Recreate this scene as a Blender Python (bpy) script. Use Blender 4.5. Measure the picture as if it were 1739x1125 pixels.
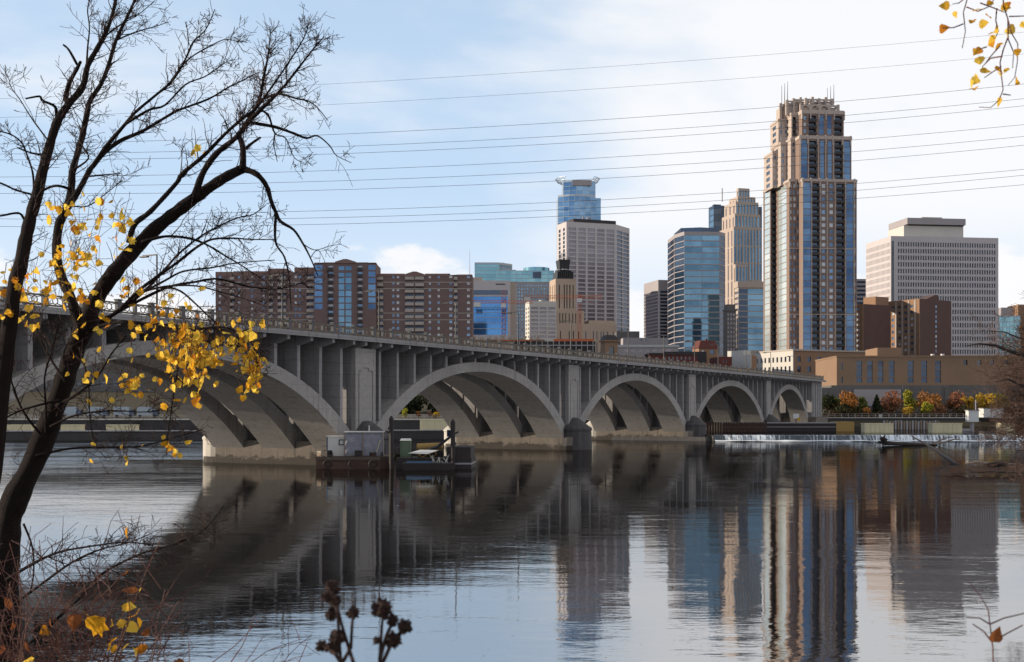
import bpy, bmesh, math, random
from mathutils import Vector, Matrix, Euler
random.seed(7)
R = math.radians
sc = bpy.context.scene
for _o in list(bpy.data.objects): bpy.data.objects.remove(_o, do_unlink=True)
COL = sc.collection

# ---------------------------------------------------------------- camera
F = 2000.0; HZ = 694.0; CX = 869.5; CAMZ = 7.2
cam_d = bpy.data.cameras.new('camera'); cam = bpy.data.objects.new('camera', cam_d); COL.objects.link(cam)
cam.location = (0, 0, CAMZ); cam.rotation_euler = (R(90), 0, 0)
cam_d.sensor_width = 36; cam_d.lens = 36 * F / 1739; cam_d.shift_y = (HZ - 562.5) / 1739
cam_d.clip_start = 0.05; cam_d.clip_end = 20000
cam_d.dof.use_dof = True; cam_d.dof.focus_distance = 170; cam_d.dof.aperture_fstop = 8.0
sc.camera = cam

# ---------------------------------------------------------------- sun, sky
SUN_AZ, SUN_EL = -88.0, 12.5          # azimuth clockwise from the view direction (+Y)
sv = Vector((math.sin(R(SUN_AZ)) * math.cos(R(SUN_EL)), math.cos(R(SUN_AZ)) * math.cos(R(SUN_EL)), math.sin(R(SUN_EL))))
sun_d = bpy.data.lights.new('sun', 'SUN'); sun = bpy.data.objects.new('sun', sun_d); COL.objects.link(sun)
sun_d.energy = 5.0; sun_d.angle = R(0.55); sun_d.color = (1.0, 0.86, 0.67)
sun.rotation_euler = sv.to_track_quat('Z', 'Y').to_euler(); sun.location = (-60, -20, 60)
SKY = 0.115; EXPOSURE = 0.40
w = bpy.data.worlds.new('World'); sc.world = w; w.use_nodes = True
nt = w.node_tree; nt.nodes.clear()
def N(t, ty, **kw):
    n = t.nodes.new(ty)
    for k, v in kw.items(): setattr(n, k, v)
    return n
def math_node(t, op, a, b=None, c=None, clamp=False):
    n = N(t, 'ShaderNodeMath', operation=op, use_clamp=clamp)
    for i, v in enumerate((a, b, c)):
        if v is None: continue
        if isinstance(v, (int, float)): n.inputs[i].default_value = v
        else: t.links.new(v, n.inputs[i])
    return n.outputs[0]
def smooth(t, v, lo, hi):
    n = N(t, 'ShaderNodeMapRange', interpolation_type='SMOOTHSTEP')
    t.links.new(v, n.inputs[0]); n.inputs[1].default_value = lo; n.inputs[2].default_value = hi
    return n.outputs[0]
def mixc(t, fac, a, b, mode='MIX'):
    n = N(t, 'ShaderNodeMix', data_type='RGBA', blend_type=mode)
    if isinstance(fac, (int, float)): n.inputs[0].default_value = fac
    else: t.links.new(fac, n.inputs[0])
    for i, v in ((6, a), (7, b)):
        if isinstance(v, (tuple, list)): n.inputs[i].default_value = (*v[:3], 1)
        else: t.links.new(v, n.inputs[i])
    return n.outputs[2]
def noise(t, vec, scale, detail=4, rough=.5, dist=0.0):
    n = N(t, 'ShaderNodeTexNoise'); n.inputs['Scale'].default_value = scale; n.inputs['Detail'].default_value = detail
    n.inputs['Roughness'].default_value = rough; n.inputs['Distortion'].default_value = dist
    if vec is not None: t.links.new(vec, n.inputs['Vector'])
    return n.outputs[0]
def mapping(t, vec, scale=(1, 1, 1), loc=(0, 0, 0), rot=(0, 0, 0)):
    n = N(t, 'ShaderNodeMapping'); n.inputs['Scale'].default_value = scale; n.inputs['Location'].default_value = loc
    n.inputs['Rotation'].default_value = rot; t.links.new(vec, n.inputs[0]); return n.outputs[0]
sky = N(nt, 'ShaderNodeTexSky', sky_type='NISHITA', sun_disc=False)
sky.sun_elevation = R(SUN_EL); sky.sun_rotation = R(SUN_AZ); sky.air_density = 1.0; sky.dust_density = 0.6; sky.ozone_density = 1.0
tc = N(nt, 'ShaderNodeTexCoord'); dirv = tc.outputs['Generated']
sep = N(nt, 'ShaderNodeSeparateXYZ'); nt.links.new(dirv, sep.inputs[0])
zz_ = sep.outputs[2]
# broad thin cloud bank, seen to the right of the view, wisps elsewhere
nb = noise(nt, mapping(nt, dirv, (1.0, 1.0, 2.6), (3.1, 0.4, 1.7), (0, R(-14), 0)), 2.8, 6, .52, .3)
nl = noise(nt, mapping(nt, dirv, (1.0, 1.0, 1.5), (0.35, 2.2, 0.0)), 1.35, 3, .5)
dx = math_node(nt, 'MULTIPLY', sep.outputs[0], 1.0)
lift = smooth(nt, dx, -0.16, 0.22)
cov = math_node(nt, 'ADD', math_node(nt, 'MULTIPLY', nb, 0.85), math_node(nt, 'MULTIPLY', nl, 0.55))
cov = math_node(nt, 'ADD', cov, math_node(nt, 'MULTIPLY', lift, 0.30))
bank = smooth(nt, cov, 0.72, 0.98)
bank = math_node(nt, 'MULTIPLY', bank, smooth(nt, zz_, 0.06, 0.17))
# low cumulus above the skyline
nc = noise(nt, mapping(nt, dirv, (1.0, 1.0, 2.2), (0.9, 0.2, 0.3)), 7.0, 6, .55)
thr = math_node(nt, 'ADD', nc, math_node(nt, 'MULTIPLY', smooth(nt, zz_, 0.07, 0.18), -0.42))
cum = smooth(nt, thr, 0.33, 0.43)
hz1 = smooth(nt, zz_, 0.95, 0.10); hz2 = smooth(nt, zz_, 0.20, 0.02)
c0 = mixc(nt, math_node(nt, 'ADD', math_node(nt, 'MULTIPLY', hz1, 0.66), 0.18), sky.outputs[0], (4.0, 5.2, 6.8))
c0 = mixc(nt, math_node(nt, 'MULTIPLY', hz2, 0.85), c0, (5.7, 6.1, 6.7))
c1 = mixc(nt, math_node(nt, 'MULTIPLY', bank, 0.88), c0, (6.65, 6.6, 6.65))
c2 = mixc(nt, math_node(nt, 'MULTIPLY', cum, 0.85), c1, (6.7, 6.6, 6.6))
bg = N(nt, 'ShaderNodeBackground'); bg.inputs[1].default_value = SKY; nt.links.new(c2, bg.inputs[0])
wo = N(nt, 'ShaderNodeOutputWorld'); nt.links.new(bg.outputs[0], wo.inputs[0])
sc.view_settings.view_transform = 'Standard'; sc.view_settings.look = 'None'
sc.view_settings.exposure = EXPOSURE; sc.view_settings.gamma = 1.0; sc.view_settings.use_curve_mapping = False
sc.render.engine = 'CYCLES'
cy = sc.cycles; cy.use_denoising = True; cy.use_adaptive_sampling = True; cy.adaptive_threshold = 0.02; cy.max_bounces = 6; cy.diffuse_bounces = 3; cy.glossy_bounces = 4
cy.transmission_bounces = 4; cy.transparent_max_bounces = 8; cy.caustics_reflective = True; cy.blur_glossy = 1.0; cy.sample_clamp_indirect = 6.0; cy.caustics_refractive = False
try: cy.denoiser = 'OPENIMAGEDENOISE'
except Exception: pass

# ---------------------------------------------------------------- helpers
def W(px, py, Z):
    return Vector(((px - CX) / F * Z, Z, CAMZ + (HZ - py) / F * Z))
class MB:
    def __init__(s): s.v = []; s.f = []
    def add(s, vs, fs):
        o = len(s.v); s.v += [tuple(p) for p in vs]; s.f += [tuple(i + o for i in f) for f in fs]; return s
    def box(s, x0, x1, y0, y1, z0, z1, M=None):
        vs = [Vector((x, y, z)) for z in (z0, z1) for y in (y0, y1) for x in (x0, x1)]
        if M is not None: vs = [M @ v for v in vs]
        return s.add(vs, [(0, 2, 3, 1), (4, 5, 7, 6), (0, 1, 5, 4), (1, 3, 7, 5), (3, 2, 6, 7), (2, 0, 4, 6)])
    def quad(s, a, b, c, d): return s.add([a, b, c, d], [(0, 1, 2, 3)])
    def prism(s, poly, z0, z1, top=None):
        n = len(poly); top = top or poly
        vs = [(p[0], p[1], z0) for p in poly] + [(p[0], p[1], z1) for p in top]
        return s.add(vs, [tuple(range(n - 1, -1, -1)), tuple(range(n, 2 * n))] + [(i, (i + 1) % n, n + (i + 1) % n, n + i) for i in range(n)])
    def extrude(s, poly3, off):
        n = len(poly3); off = Vector(off); a = [Vector(p) for p in poly3]
        return s.add(a + [p + off for p in a], [tuple(range(n - 1, -1, -1)), tuple(range(n, 2 * n))] + [(i, (i + 1) % n, n + (i + 1) % n, n + i) for i in range(n)])
    def lathe(s, prof, n=16, c=(0, 0)):
        m = len(prof); vs = []
        for r, z in prof:
            for i in range(n):
                a = 2 * math.pi * i / n; vs.append((c[0] + r * math.cos(a), c[1] + r * math.sin(a), z))
        fs = [(j * n + i, j * n + (i + 1) % n, (j + 1) * n + (i + 1) % n, (j + 1) * n + i) for j in range(m - 1) for i in range(n)]
        fs += [tuple(range(n - 1, -1, -1)), tuple(range((m - 1) * n, m * n))]
        return s.add(vs, fs)
    def tube(s, pts, rad, n=6, cap=True):
        pts = [Vector(p) for p in pts]; m = len(pts)
        if isinstance(rad, (int, float)): rad = [rad] * m
        ref = None; vs = []
        for i in range(m):
            t = (pts[min(i + 1, m - 1)] - pts[max(i - 1, 0)])
            if t.length < 1e-9: t = Vector((0, 0, 1))
            t.normalize()
            if ref is None:
                ref = t.orthogonal().normalized()
            ref = (ref - t * ref.dot(t))
            if ref.length < 1e-6: ref = t.orthogonal()
            ref.normalize(); b = t.cross(ref)
            for k in range(n):
                a = 2 * math.pi * k / n
                vs.append(pts[i] + (ref * math.cos(a) + b * math.sin(a)) * rad[i])
        fs = [(j * n + k, j * n + (k + 1) % n, (j + 1) * n + (k + 1) % n, (j + 1) * n + k) for j in range(m - 1) for k in range(n)]
        if cap: fs += [tuple(range(n - 1, -1, -1)), tuple(range((m - 1) * n, m * n))]
        return s.add(vs, fs)
    def mesh(s, name, mat=None, smooth_=False):
        me = bpy.data.meshes.new(name); me.from_pydata(s.v, [], s.f)
        if mat is not None: me.materials.append(mat)
        if smooth_:
            me.polygons.foreach_set('use_smooth', [True] * len(me.polygons))
        me.update(); return me
    def build(s, name, mat=None, parent=None, smooth_=False, kind=None, label=None):
        o = bpy.data.objects.new(name, s.mesh(name, mat, smooth_)); COL.objects.link(o)
        if parent is not None: o.parent = parent
        if kind: o['kind'] = kind
        if label: o['label'] = label
        return o
def inst(name, me, parent, loc=(0, 0, 0), rot=None, scale=None, label=None, kind=None):
    o = bpy.data.objects.new(name, me); COL.objects.link(o); o.parent = parent; o.location = loc
    if rot is not None: o.rotation_euler = rot
    if scale is not None: o.scale = scale
    if label: o['label'] = label
    if kind: o['kind'] = kind
    return o
def thing(name, label, cat, loc=(0, 0, 0), rz=0.0, group=None):
    o = bpy.data.objects.new(name, None); COL.objects.link(o); o.location = loc; o.rotation_euler = (0, 0, rz)
    o.empty_display_size = 0.5; o['label'] = label; o['category'] = cat
    if group: o['group'] = group
    return o
def tag(o, label, cat, group=None, kind=None):
    o['label'] = label; o['category'] = cat
    if group: o['group'] = group
    if kind: o['kind'] = kind
    return o
def struct(o, label=None):
    o['kind'] = 'structure'
    if label: o['label'] = label
    return o

# ---------------------------------------------------------------- materials
KALB = .68
def mat(name, col, rough=.8, var=.18, scale=.6, bump=0.0, metal=0.0, streak=0.0, spec=.35, fine=0.0, stain=None, waterline=0.0, board=0.0):
    m = bpy.data.materials.new(name); m.use_nodes = True; t = m.node_tree; p = t.nodes['Principled BSDF']; col = tuple(x * KALB for x in col)
    p.inputs['Roughness'].default_value = rough; p.inputs['Metallic'].default_value = metal; p.inputs['Specular IOR Level'].default_value = spec
    g = N(t, 'ShaderNodeNewGeometry'); pos = g.outputs['Position']
    f = noise(t, pos, scale, 5, .6)
    c = mixc(t, f, tuple(x * (1 - var) for x in col), tuple(min(1, x * (1 + var)) for x in col))
    if fine:
        f2 = noise(t, pos, scale * 14, 3, .6)
        c = mixc(t, math_node(t, 'MULTIPLY', smooth(t, f2, .3, .75), fine), c, tuple(x * .45 for x in col))
    if streak:
        f3 = noise(t, mapping(t, pos, (1.3, 1.3, .07)), 1.0, 5, .65)
        c = mixc(t, math_node(t, 'MULTIPLY', smooth(t, f3, .5, .74), streak), c, stain or tuple(x * .3 for x in col))
    if board:    # form board lines and rust runs
        sb = N(t, 'ShaderNodeSeparateXYZ'); t.links.new(pos, sb.inputs[0])
        ln = math_node(t, 'LESS_THAN', math_node(t, 'FRACT', math_node(t, 'DIVIDE', math_node(t, 'ADD', sb.outputs[2], math_node(t, 'MULTIPLY', noise(t, pos, .2, 1), .3)), 1.45)), .06)
        c = mixc(t, math_node(t, 'MULTIPLY', ln, board), c, tuple(x * .4 for x in col))
        ru = smooth(t, noise(t, mapping(t, pos, (.55, .55, .1), (3, 1, 0)), 1.0, 5, .7), .64, .74)
        c = mixc(t, math_node(t, 'MULTIPLY', ru, .55), c, (.085, .045, .028))
    if waterline:      # darker up to an uneven line above the river
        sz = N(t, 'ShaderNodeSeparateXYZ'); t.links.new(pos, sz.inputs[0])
        lev = math_node(t, 'SUBTRACT', math_node(t, 'ADD', math_node(t, 'MULTIPLY', noise(t, pos, .45, 5, .7), waterline * 2.2), -waterline * .55), sz.outputs[2])
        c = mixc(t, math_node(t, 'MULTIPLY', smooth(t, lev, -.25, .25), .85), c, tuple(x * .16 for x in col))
    t.links.new(c, p.inputs['Base Color'])
    if bump:
        b = N(t, 'ShaderNodeBump'); b.inputs['Strength'].default_value = bump; b.inputs['Distance'].default_value = .06
        t.links.new(noise(t, pos, scale * 10, 4, .6), b.inputs['Height']); t.links.new(b.outputs[0], p.inputs['Normal'])
    return m
def glass(name, dark, light, rough=.06, metal=.55, blind=.0, blindcol=(.5, .5, .48)):
    m = bpy.data.materials.new(name); m.use_nodes = True; t = m.node_tree; p = t.nodes['Principled BSDF']
    p.inputs['Roughness'].default_value = rough; p.inputs['Metallic'].default_value = metal; p.inputs['Specular IOR Level'].default_value = .8
    g = N(t, 'ShaderNodeNewGeometry'); oi = N(t, 'ShaderNodeObjectInfo')
    r = math_node(t, 'FRACT', math_node(t, 'ADD', g.outputs['Random Per Island'], oi.outputs['Random']))
    big = noise(t, g.outputs['Position'], .07, 3, .5)
    f = math_node(t, 'ADD', math_node(t, 'MULTIPLY', r, .55), math_node(t, 'MULTIPLY', smooth(t, big, .35, .65), .45))
    c = mixc(t, f, dark, light)
    if blind:
        k = math_node(t, 'LESS_THAN', math_node(t, 'FRACT', math_node(t, 'MULTIPLY', r, 7.31)), blind)
        c = mixc(t, k, c, blindcol)
        mm = math_node(t, 'MULTIPLY', math_node(t, 'SUBTRACT', 1.0, k), metal); t.links.new(mm, p.inputs['Metallic'])
    t.links.new(c, p.inputs['Base Color'])
    return m
def leafmat(name, c1, c2, trans=.5, rough=.6):
    m = bpy.data.materials.new(name); m.use_nodes = True; t = m.node_tree; t.nodes.remove(t.nodes['Principled BSDF'])
    g = N(t, 'ShaderNodeNewGeometry'); oi = N(t, 'ShaderNodeObjectInfo')
    r = math_node(t, 'FRACT', math_node(t, 'ADD', g.outputs['Random Per Island'], oi.outputs['Random']))
    c = mixc(t, r, c1, c2)
    c = mixc(t, math_node(t, 'MULTIPLY', smooth(t, noise(t, g.outputs['Position'], 40, 3), .52, .7), .35), c, tuple(x * .45 for x in c1))
    d = N(t, 'ShaderNodeBsdfDiffuse'); tr = N(t, 'ShaderNodeBsdfTranslucent'); mx = N(t, 'ShaderNodeMixShader')
    t.links.new(c, d.inputs[0]); t.links.new(c, tr.inputs[0]); mx.inputs[0].default_value = trans
    t.links.new(d.outputs[0], mx.inputs[1]); t.links.new(tr.outputs[0], mx.inputs[2])
    t.links.new(mx.outputs[0], t.nodes['Material Output'].inputs[0])
    return m
M = {}
M['concrete'] = mat('concrete', (.335, .322, .332), .85, .34, .16, .3, streak=.7, stain=(.06, .055, .057), fine=.22, board=.4)
M['concrete_rib'] = mat('rib concrete', (.37, .352, .345), .85, .3, .14, .3, streak=.55, stain=(.10, .08, .07), fine=.25, board=.25)
M['cutwater_pale'] = mat('pale cutwater concrete', (.62, .57, .50), .85, .2, .4, .3, streak=.3, fine=.2, waterline=.7)
M['concrete_pale'] = mat('pale concrete', (.50, .47, .43), .85, .15, .4, .2, streak=.2, fine=.1)
M['pier'] = mat('pier concrete', (.21, .18, .155), .9, .45, .35, .5, streak=.8, stain=(.045, .038, .034), fine=.4, waterline=1.6)
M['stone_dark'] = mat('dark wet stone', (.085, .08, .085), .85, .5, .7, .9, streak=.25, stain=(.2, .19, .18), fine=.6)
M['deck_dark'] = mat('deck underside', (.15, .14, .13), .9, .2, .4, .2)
M['rail'] = mat('rail iron', (.16, .13, .10), .7, .25, 1.2)
M['rail_post'] = mat('rail post concrete', (.14, .138, .145), .85, .2, .8, .2, fine=.2)
M['asphalt'] = mat('asphalt', (.05, .05, .052), .9, .2, 1.5)
M['metal_dark'] = mat('dark metal', (.03, .03, .035), .5, .2, 1)
M['brick_apt'] = mat('plum brick', (.215, .14, .132), .9, .15, .3, fine=.2)
M['brick_apt2'] = mat('brown trim brick', (.25, .155, .135), .9, .12, .3)
M['trim_pale'] = mat('pale trim', (.48, .41, .36), .85, .1, .5)
M['tan_deco'] = mat('tan limestone', (.52, .39, .30), .85, .12, .15)
M['white_pre'] = mat('white precast', (.60, .545, .55), .8, .08, .1)
M['white_warm'] = mat('cream precast', (.64, .60, .55), .8, .08, .1)
M['pink_stone'] = mat('rose granite', (.50, .40, .34), .7, .1, .1)
M['gray_pre'] = mat('grey precast', (.40, .36, .37), .8, .1, .1)
M['steel_pale'] = mat('pale steel', (.45, .50, .55), .4, .1, .3, metal=.5)
M['brick_tower'] = mat('tower brick', (.28, .195, .16), .9, .12, .2, fine=.15)
M['stone_tower'] = mat('tower cast stone', (.53, .43, .375), .85, .1, .2)
M['brick_tan'] = mat('tan brick', (.30, .19, .122), .9, .14, .12, fine=.12)
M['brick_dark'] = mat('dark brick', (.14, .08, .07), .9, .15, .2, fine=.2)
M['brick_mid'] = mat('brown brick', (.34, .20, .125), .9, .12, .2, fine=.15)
M['brick_red'] = mat('red brick', (.15, .045, .035), .9, .2, .3, fine=.2)
M['stone_gray'] = mat('grey limestone base', (.17, .155, .15), .9, .25, .12, .2, streak=.4, fine=.2)
M['lock_wall'] = mat('dark lock wall', (.06, .055, .055), .9, .3, .3, .3, streak=.3, stain=(.02, .02, .02))
M['roof_dark'] = mat('dark roof', (.05, .042, .045), .8, .2, .4)
M['roof_pale'] = mat('pale membrane roof', (.55, .56, .57), .8, .1, .2)
M['white_paint'] = mat('white paint', (.75, .74, .72), .6, .08, .6, fine=.1)
M['yellow_float'] = mat('faded yellow float', (.80, .70, .45), .7, .15, .5, streak=.3)
M['yellow_deep'] = mat('ochre steel', (.42, .26, .08), .7, .15, .5, streak=.3)
M['rust'] = mat('rusty steel', (.07, .036, .028), .8, .4, .8, .3, streak=.4)
M['black_hull'] = mat('black hull', (.03, .022, .022), .7, .3, .7)
M['orange'] = mat('orange steel', (.65, .16, .06), .7, .15, .6)
M['g_blue'] = glass('blue curtain glass', (.02, .06, .15), (.12, .22, .36), .05, .7)
M['g_cobalt'] = glass('cobalt curtain glass', (.03, .12, .34), (.09, .27, .56), .05, .75)
M['g_capella'] = glass('tower blue glass', (.07, .16, .30), (.20, .34, .50), .08, .7)
M['g_teal'] = glass('teal glass', (.10, .26, .34), (.24, .44, .50), .08, .7)
M['g_steel'] = glass('steel blue glass', (.05, .12, .20), (.16, .30, .42), .05, .75)
M['g_dark'] = glass('dark window glass', (.015, .02, .03), (.08, .10, .13), .08, .4)
M['g_mauve'] = glass('mauve window glass', (.13, .11, .13), (.24, .21, .24), .2, .4)
M['g_win'] = glass('apartment window glass', (.03, .06, .12), (.16, .26, .40), .08, .55, .42, (.42, .43, .46))
M['g_pale'] = glass('pale lit glass', (.36, .42, .44), (.55, .60, .60), .12, .4)  # pallor of the sunlit tower bays put into the glass colour
M['g_navy'] = glass('navy glass', (.015, .03, .06), (.05, .08, .13), .06, .6)
M['bark'] = mat('dark bark', (.032, .020, .018), .9, .6, 9, 1.0, spec=.15)
M['twig'] = mat('thin twig bark', (.055, .031, .027), .85, .4, 20, spec=.15)
M['twig_red'] = mat('red brown stem', (.14, .055, .040), .8, .35, 12)
M['twig_brown'] = mat('brown brush twig', (.12, .068, .05), .85, .35, 3)
M['wood_wet'] = mat('wet driftwood', (.05, .035, .03), .7, .5, 2, .6)
M['wood_pale'] = mat('bleached driftwood', (.30, .22, .16), .8, .3, 2, .4)
M['leaf_y'] = leafmat('yellow leaf', (.60, .28, .015), (.95, .66, .10), .6)
M['leaf_o'] = leafmat('amber leaf', (.50, .17, .02), (.75, .36, .03), .55)
M['leaf_dry'] = leafmat('dry leaf', (.16, .05, .02), (.28, .10, .035), .35)
M['leaf_pale'] = leafmat('pale fleck', (.45, .36, .22), (.75, .70, .60), .2)
M['f_yellow'] = leafmat('yellow foliage', (.45, .27, .03), (.62, .42, .06), .3)
M['f_orange'] = leafmat('orange foliage', (.24, .10, .035), (.36, .17, .05), .3)
M['f_rust'] = leafmat('rust foliage', (.20, .085, .05), (.30, .13, .07), .3)
M['f_olive'] = leafmat('olive foliage', (.09, .10, .03), (.17, .17, .05), .3)
M['f_lime'] = leafmat('yellow green foliage', (.22, .22, .03), (.36, .33, .05), .3)
M['f_dark'] = leafmat('dark evergreen foliage', (.02, .025, .015), (.045, .05, .025), .15)
M['f_under'] = leafmat('dark undergrowth', (.03, .022, .014), (.075, .05, .025), .2)
M['ground'] = mat('bank ground', (.075, .06, .035), .95, .4, .12, .3, fine=.3)
M['city_ground'] = mat('city ground', (.11, .10, .09), .95, .25, .05)
M['bark_far'] = mat('far bark', (.05, .035, .03), .9, .3, 1)

def water_mat(name, deep, strength, ior, gain):
    m = bpy.data.materials.new(name); m.use_nodes = True; t = m.node_tree; t.nodes.remove(t.nodes['Principled BSDF'])
    g = N(t, 'ShaderNodeNewGeometry'); pos = g.outputs['Position']; sp = N(t, 'ShaderNodeSeparateXYZ'); t.links.new(pos, sp.inputs[0])
    n1 = noise(t, mapping(t, pos, (.45, 1.0, 1), rot=(0, 0, R(-12))), 2.3, 3, .55, .3)
    n2 = noise(t, mapping(t, pos, (.35, .8, 1), rot=(0, 0, R(14))), .62, 3, .5, .2)
    n3 = noise(t, mapping(t, pos, (.4, 1.2, 1)), 7.5, 2, .5)
    patch = smooth(t, noise(t, mapping(t, pos, (.5, 1.4, 1)), .035, 4, .6), .35, .68)
    h = math_node(t, 'ADD', math_node(t, 'MULTIPLY', n1, .040), math_node(t, 'MULTIPLY', n2, .13))
    h = math_node(t, 'ADD', h, math_node(t, 'MULTIPLY', n3, .010))
    # choppier current beyond the bridge, below the guide wall; its mask also adds glare
    wv = math_node(t, 'ADD', math_node(t, 'MULTIPLY', math_node(t, 'ADD', sp.outputs[0], 19.2), -.8877), math_node(t, 'MULTIPLY', math_node(t, 'SUBTRACT', sp.outputs[1], 150.7), .4605))
    chop_glare = math_node(t, 'MULTIPLY', smooth(t, wv, 12, 40), smooth(t, noise(t, mapping(t, pos, (.3, 1.2, 1)), .06, 3, .6), .3, .6))
    amp = math_node(t, 'ADD', math_node(t, 'ADD', math_node(t, 'MULTIPLY', patch, .6), .14), math_node(t, 'MULTIPLY', chop_glare, 2.2))
    h = math_node(t, 'MULTIPLY', h, amp)
    b = N(t, 'ShaderNodeBump'); b.inputs['Strength'].default_value = strength; b.inputs['Distance'].default_value = 1.0
    t.links.new(h, b.inputs['Height'])
    fr = N(t, 'ShaderNodeFresnel'); fr.inputs[0].default_value = ior; t.links.new(b.outputs[0], fr.inputs['Normal'])
    d = N(t, 'ShaderNodeBsdfDiffuse'); d.inputs[0].default_value = (*deep, 1); gl = N(t, 'ShaderNodeBsdfGlossy'); gl.inputs['Roughness'].default_value = .018
    t.links.new(b.outputs[0], gl.inputs['Normal']); mx = N(t, 'ShaderNodeMixShader')
    t.links.new(math_node(t, 'MINIMUM', math_node(t, 'MULTIPLY', fr.outputs[0], gain), math_node(t, 'ADD', .68, math_node(t, 'MULTIPLY', chop_glare, .25))), mx.inputs[0]); t.links.new(d.outputs[0], mx.inputs[1]); t.links.new(gl.outputs[0], mx.inputs[2])  # reflection cap lifted by the mask, so the glare is put into the mix
    t.links.new(mx.outputs[0], t.nodes['Material Output'].inputs[0])
    return m
M['water'] = water_mat('river water', (.008, .005, .004), .28, 1.8, 2.1)
M['water_up'] = water_mat('upper pool water', (.012, .012, .014), .22, 1.6, 1.2)
def fall_mat():
    m = bpy.data.materials.new('falling water'); m.use_nodes = True; t = m.node_tree; p = t.nodes['Principled BSDF']
    p.inputs['Roughness'].default_value = .25
    g = N(t, 'ShaderNodeNewGeometry'); pos = g.outputs['Position']
    a = noise(t, mapping(t, pos, (2.2, .5, .12)), 1.0, 5, .7)
    b = noise(t, mapping(t, pos, (.12, .1, .02)), 1.0, 3, .5)
    f = math_node(t, 'ADD', math_node(t, 'MULTIPLY', a, .75), math_node(t, 'MULTIPLY', b, .62))
    c = mixc(t, smooth(t, f, .62, .80), (.03, .04, .055), (.66, .69, .72))
    t.links.new(c, p.inputs['Base Color']); return m
M['fall'] = fall_mat()
def foam_mat():
    m = bpy.data.materials.new('foam'); m.use_nodes = True; t = m.node_tree; p = t.nodes['Principled BSDF']
    p.inputs['Base Color'].default_value = (.8, .82, .83, 1); p.inputs['Roughness'].default_value = .6
    g = N(t, 'ShaderNodeNewGeometry'); pos = g.outputs['Position']
    tc = N(t, 'ShaderNodeTexCoord'); sp = N(t, 'ShaderNodeSeparateXYZ'); t.links.new(tc.outputs['Generated'], sp.inputs[0])
    a = noise(t, mapping(t, pos, (.16, 1.0, 1)), .7, 5, .7)
    f = math_node(t, 'ADD', a, math_node(t, 'MULTIPLY', math_node(t, 'SUBTRACT', sp.outputs[1], .62), .75))
    t.links.new(smooth(t, f, .50, .66), p.inputs['Alpha']); return m
M['foam'] = foam_mat()
# ================================================================ WATER AND GROUND
def sheet(name, pts, z, m):
    return struct(MB().add([(x, y, z) for x, y in pts], [tuple(range(len(pts)))]).build(name, m))
sheet('river', [(-700, -80), (700, -80), (700, 258), (44, 258), (43, 264), (17, 279), (-700, 205)], 0.0, M['water'])
sheet('river_upper_pool', [(-700, 205), (17, 279), (43, 264), (44, 257.4), (700, 257.4), (700, 392), (-700, 392)], 1.35, M['water_up'])
# far bank and city ground: one sheet to the horizon
def ground_far():
    xs = [-6000, -2500, -1000, -600, -400, -300, -220, -150, -100, -60, -30, 0, 20, 30, 50, 80, 110, 150, 200, 260, 340, 500, 900, 2500, 6000]
    ys = [337, 350, 365, 380, 388, 400, 415, 430, 445, 460, 480, 520, 600, 900, 2000, 9000]
    def h(x, y):
        lef = min(1, max(0, (30 - x) / 40))
        edge = 337 * lef + 388 * (1 - lef)
        a = 4.0 if y <= edge + 1 else 4.0 + min(1, (y - edge) / 40) * 1.2
        rise = min(1, max(0, (y - (402 if lef > .5 else 446)) / 45))
        z = a + ((15 if lef > .5 else 11) - a) * rise
        if y < edge - 1: z = -3
        return z + (random.random() - .5) * .3 * (y < 500)
    v = [(x, y, h(x, y)) for y in ys for x in xs]; n = len(xs)
    f = [(j * n + i, j * n + i + 1, (j + 1) * n + i + 1, (j + 1) * n + i) for j in range(len(ys) - 1) for i in range(n - 1)]
    return struct(MB().add(v, f).build('ground', M['ground']))
ground_far()
def near_bank():
    xs = [-90, -50, -30, -20, -14, -10, -7, -5, -3, -1, 1, 3, 6, 10, 16, 24, 32, 40, 60, 90]
    ys = [-70, -30, -10, 0, 3, 6, 9, 12, 15, 18, 22, 28, 36, 50, 70]
    def h(x, y):
        edge = 13 + max(0, -x - 3) * .35 + max(0, x - 22) * 1.9
        return max(-3, min(5.3, 5.3 - max(0, y - (edge - 9)) * .55)) + (random.random() - .5) * .25
    v = [(x, y, h(x, y)) for y in ys for x in xs]; n = len(xs)
    f = [(j * n + i, j * n + i + 1, (j + 1) * n + i + 1, (j + 1) * n + i) for j in range(len(ys) - 1) for i in range(n - 1)]
    struct(MB().add(v, f).build('river_bank', M['ground'], smooth_=True))
near_bank()
# guide wall of the lower pool, lock wall, quay wall
gw = thing('guide_wall', 'long low dark concrete guide wall across the river behind the bridge piers', 'wall', (-328, 247, 0))
m = MB(); m.add([(-400, 235.9, -2), (17, 278.9, -2), (17, 281.4, -2), (-400, 238.4, -2), (-400, 235.9, 1.95), (17, 278.9, 1.95), (17, 281.4, 1.95), (-400, 238.4, 1.95)],
                [(0, 1, 5, 4), (1, 2, 6, 5), (2, 3, 7, 6), (3, 0, 4, 7), (4, 5, 6, 7)])
o = m.build('wall_body', M['lock_wall'], gw); o.matrix_parent_inverse = Matrix.Translation((328, -247, 0))
m = MB(); m.add([(-400, 235.6, 1.952), (17, 278.6, 1.952), (17, 281.7, 1.952), (-400, 238.7, 1.952), (-400, 235.6, 2.2), (17, 278.6, 2.2), (17, 281.7, 2.2), (-400, 238.7, 2.2)],
                [(0, 1, 5, 4), (1, 2, 6, 5), (2, 3, 7, 6), (3, 0, 4, 7), (4, 5, 6, 7), (3, 2, 1, 0)])
o = m.build('coping', M['concrete'], gw); o.matrix_parent_inverse = Matrix.Translation((328, -247, 0))
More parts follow.
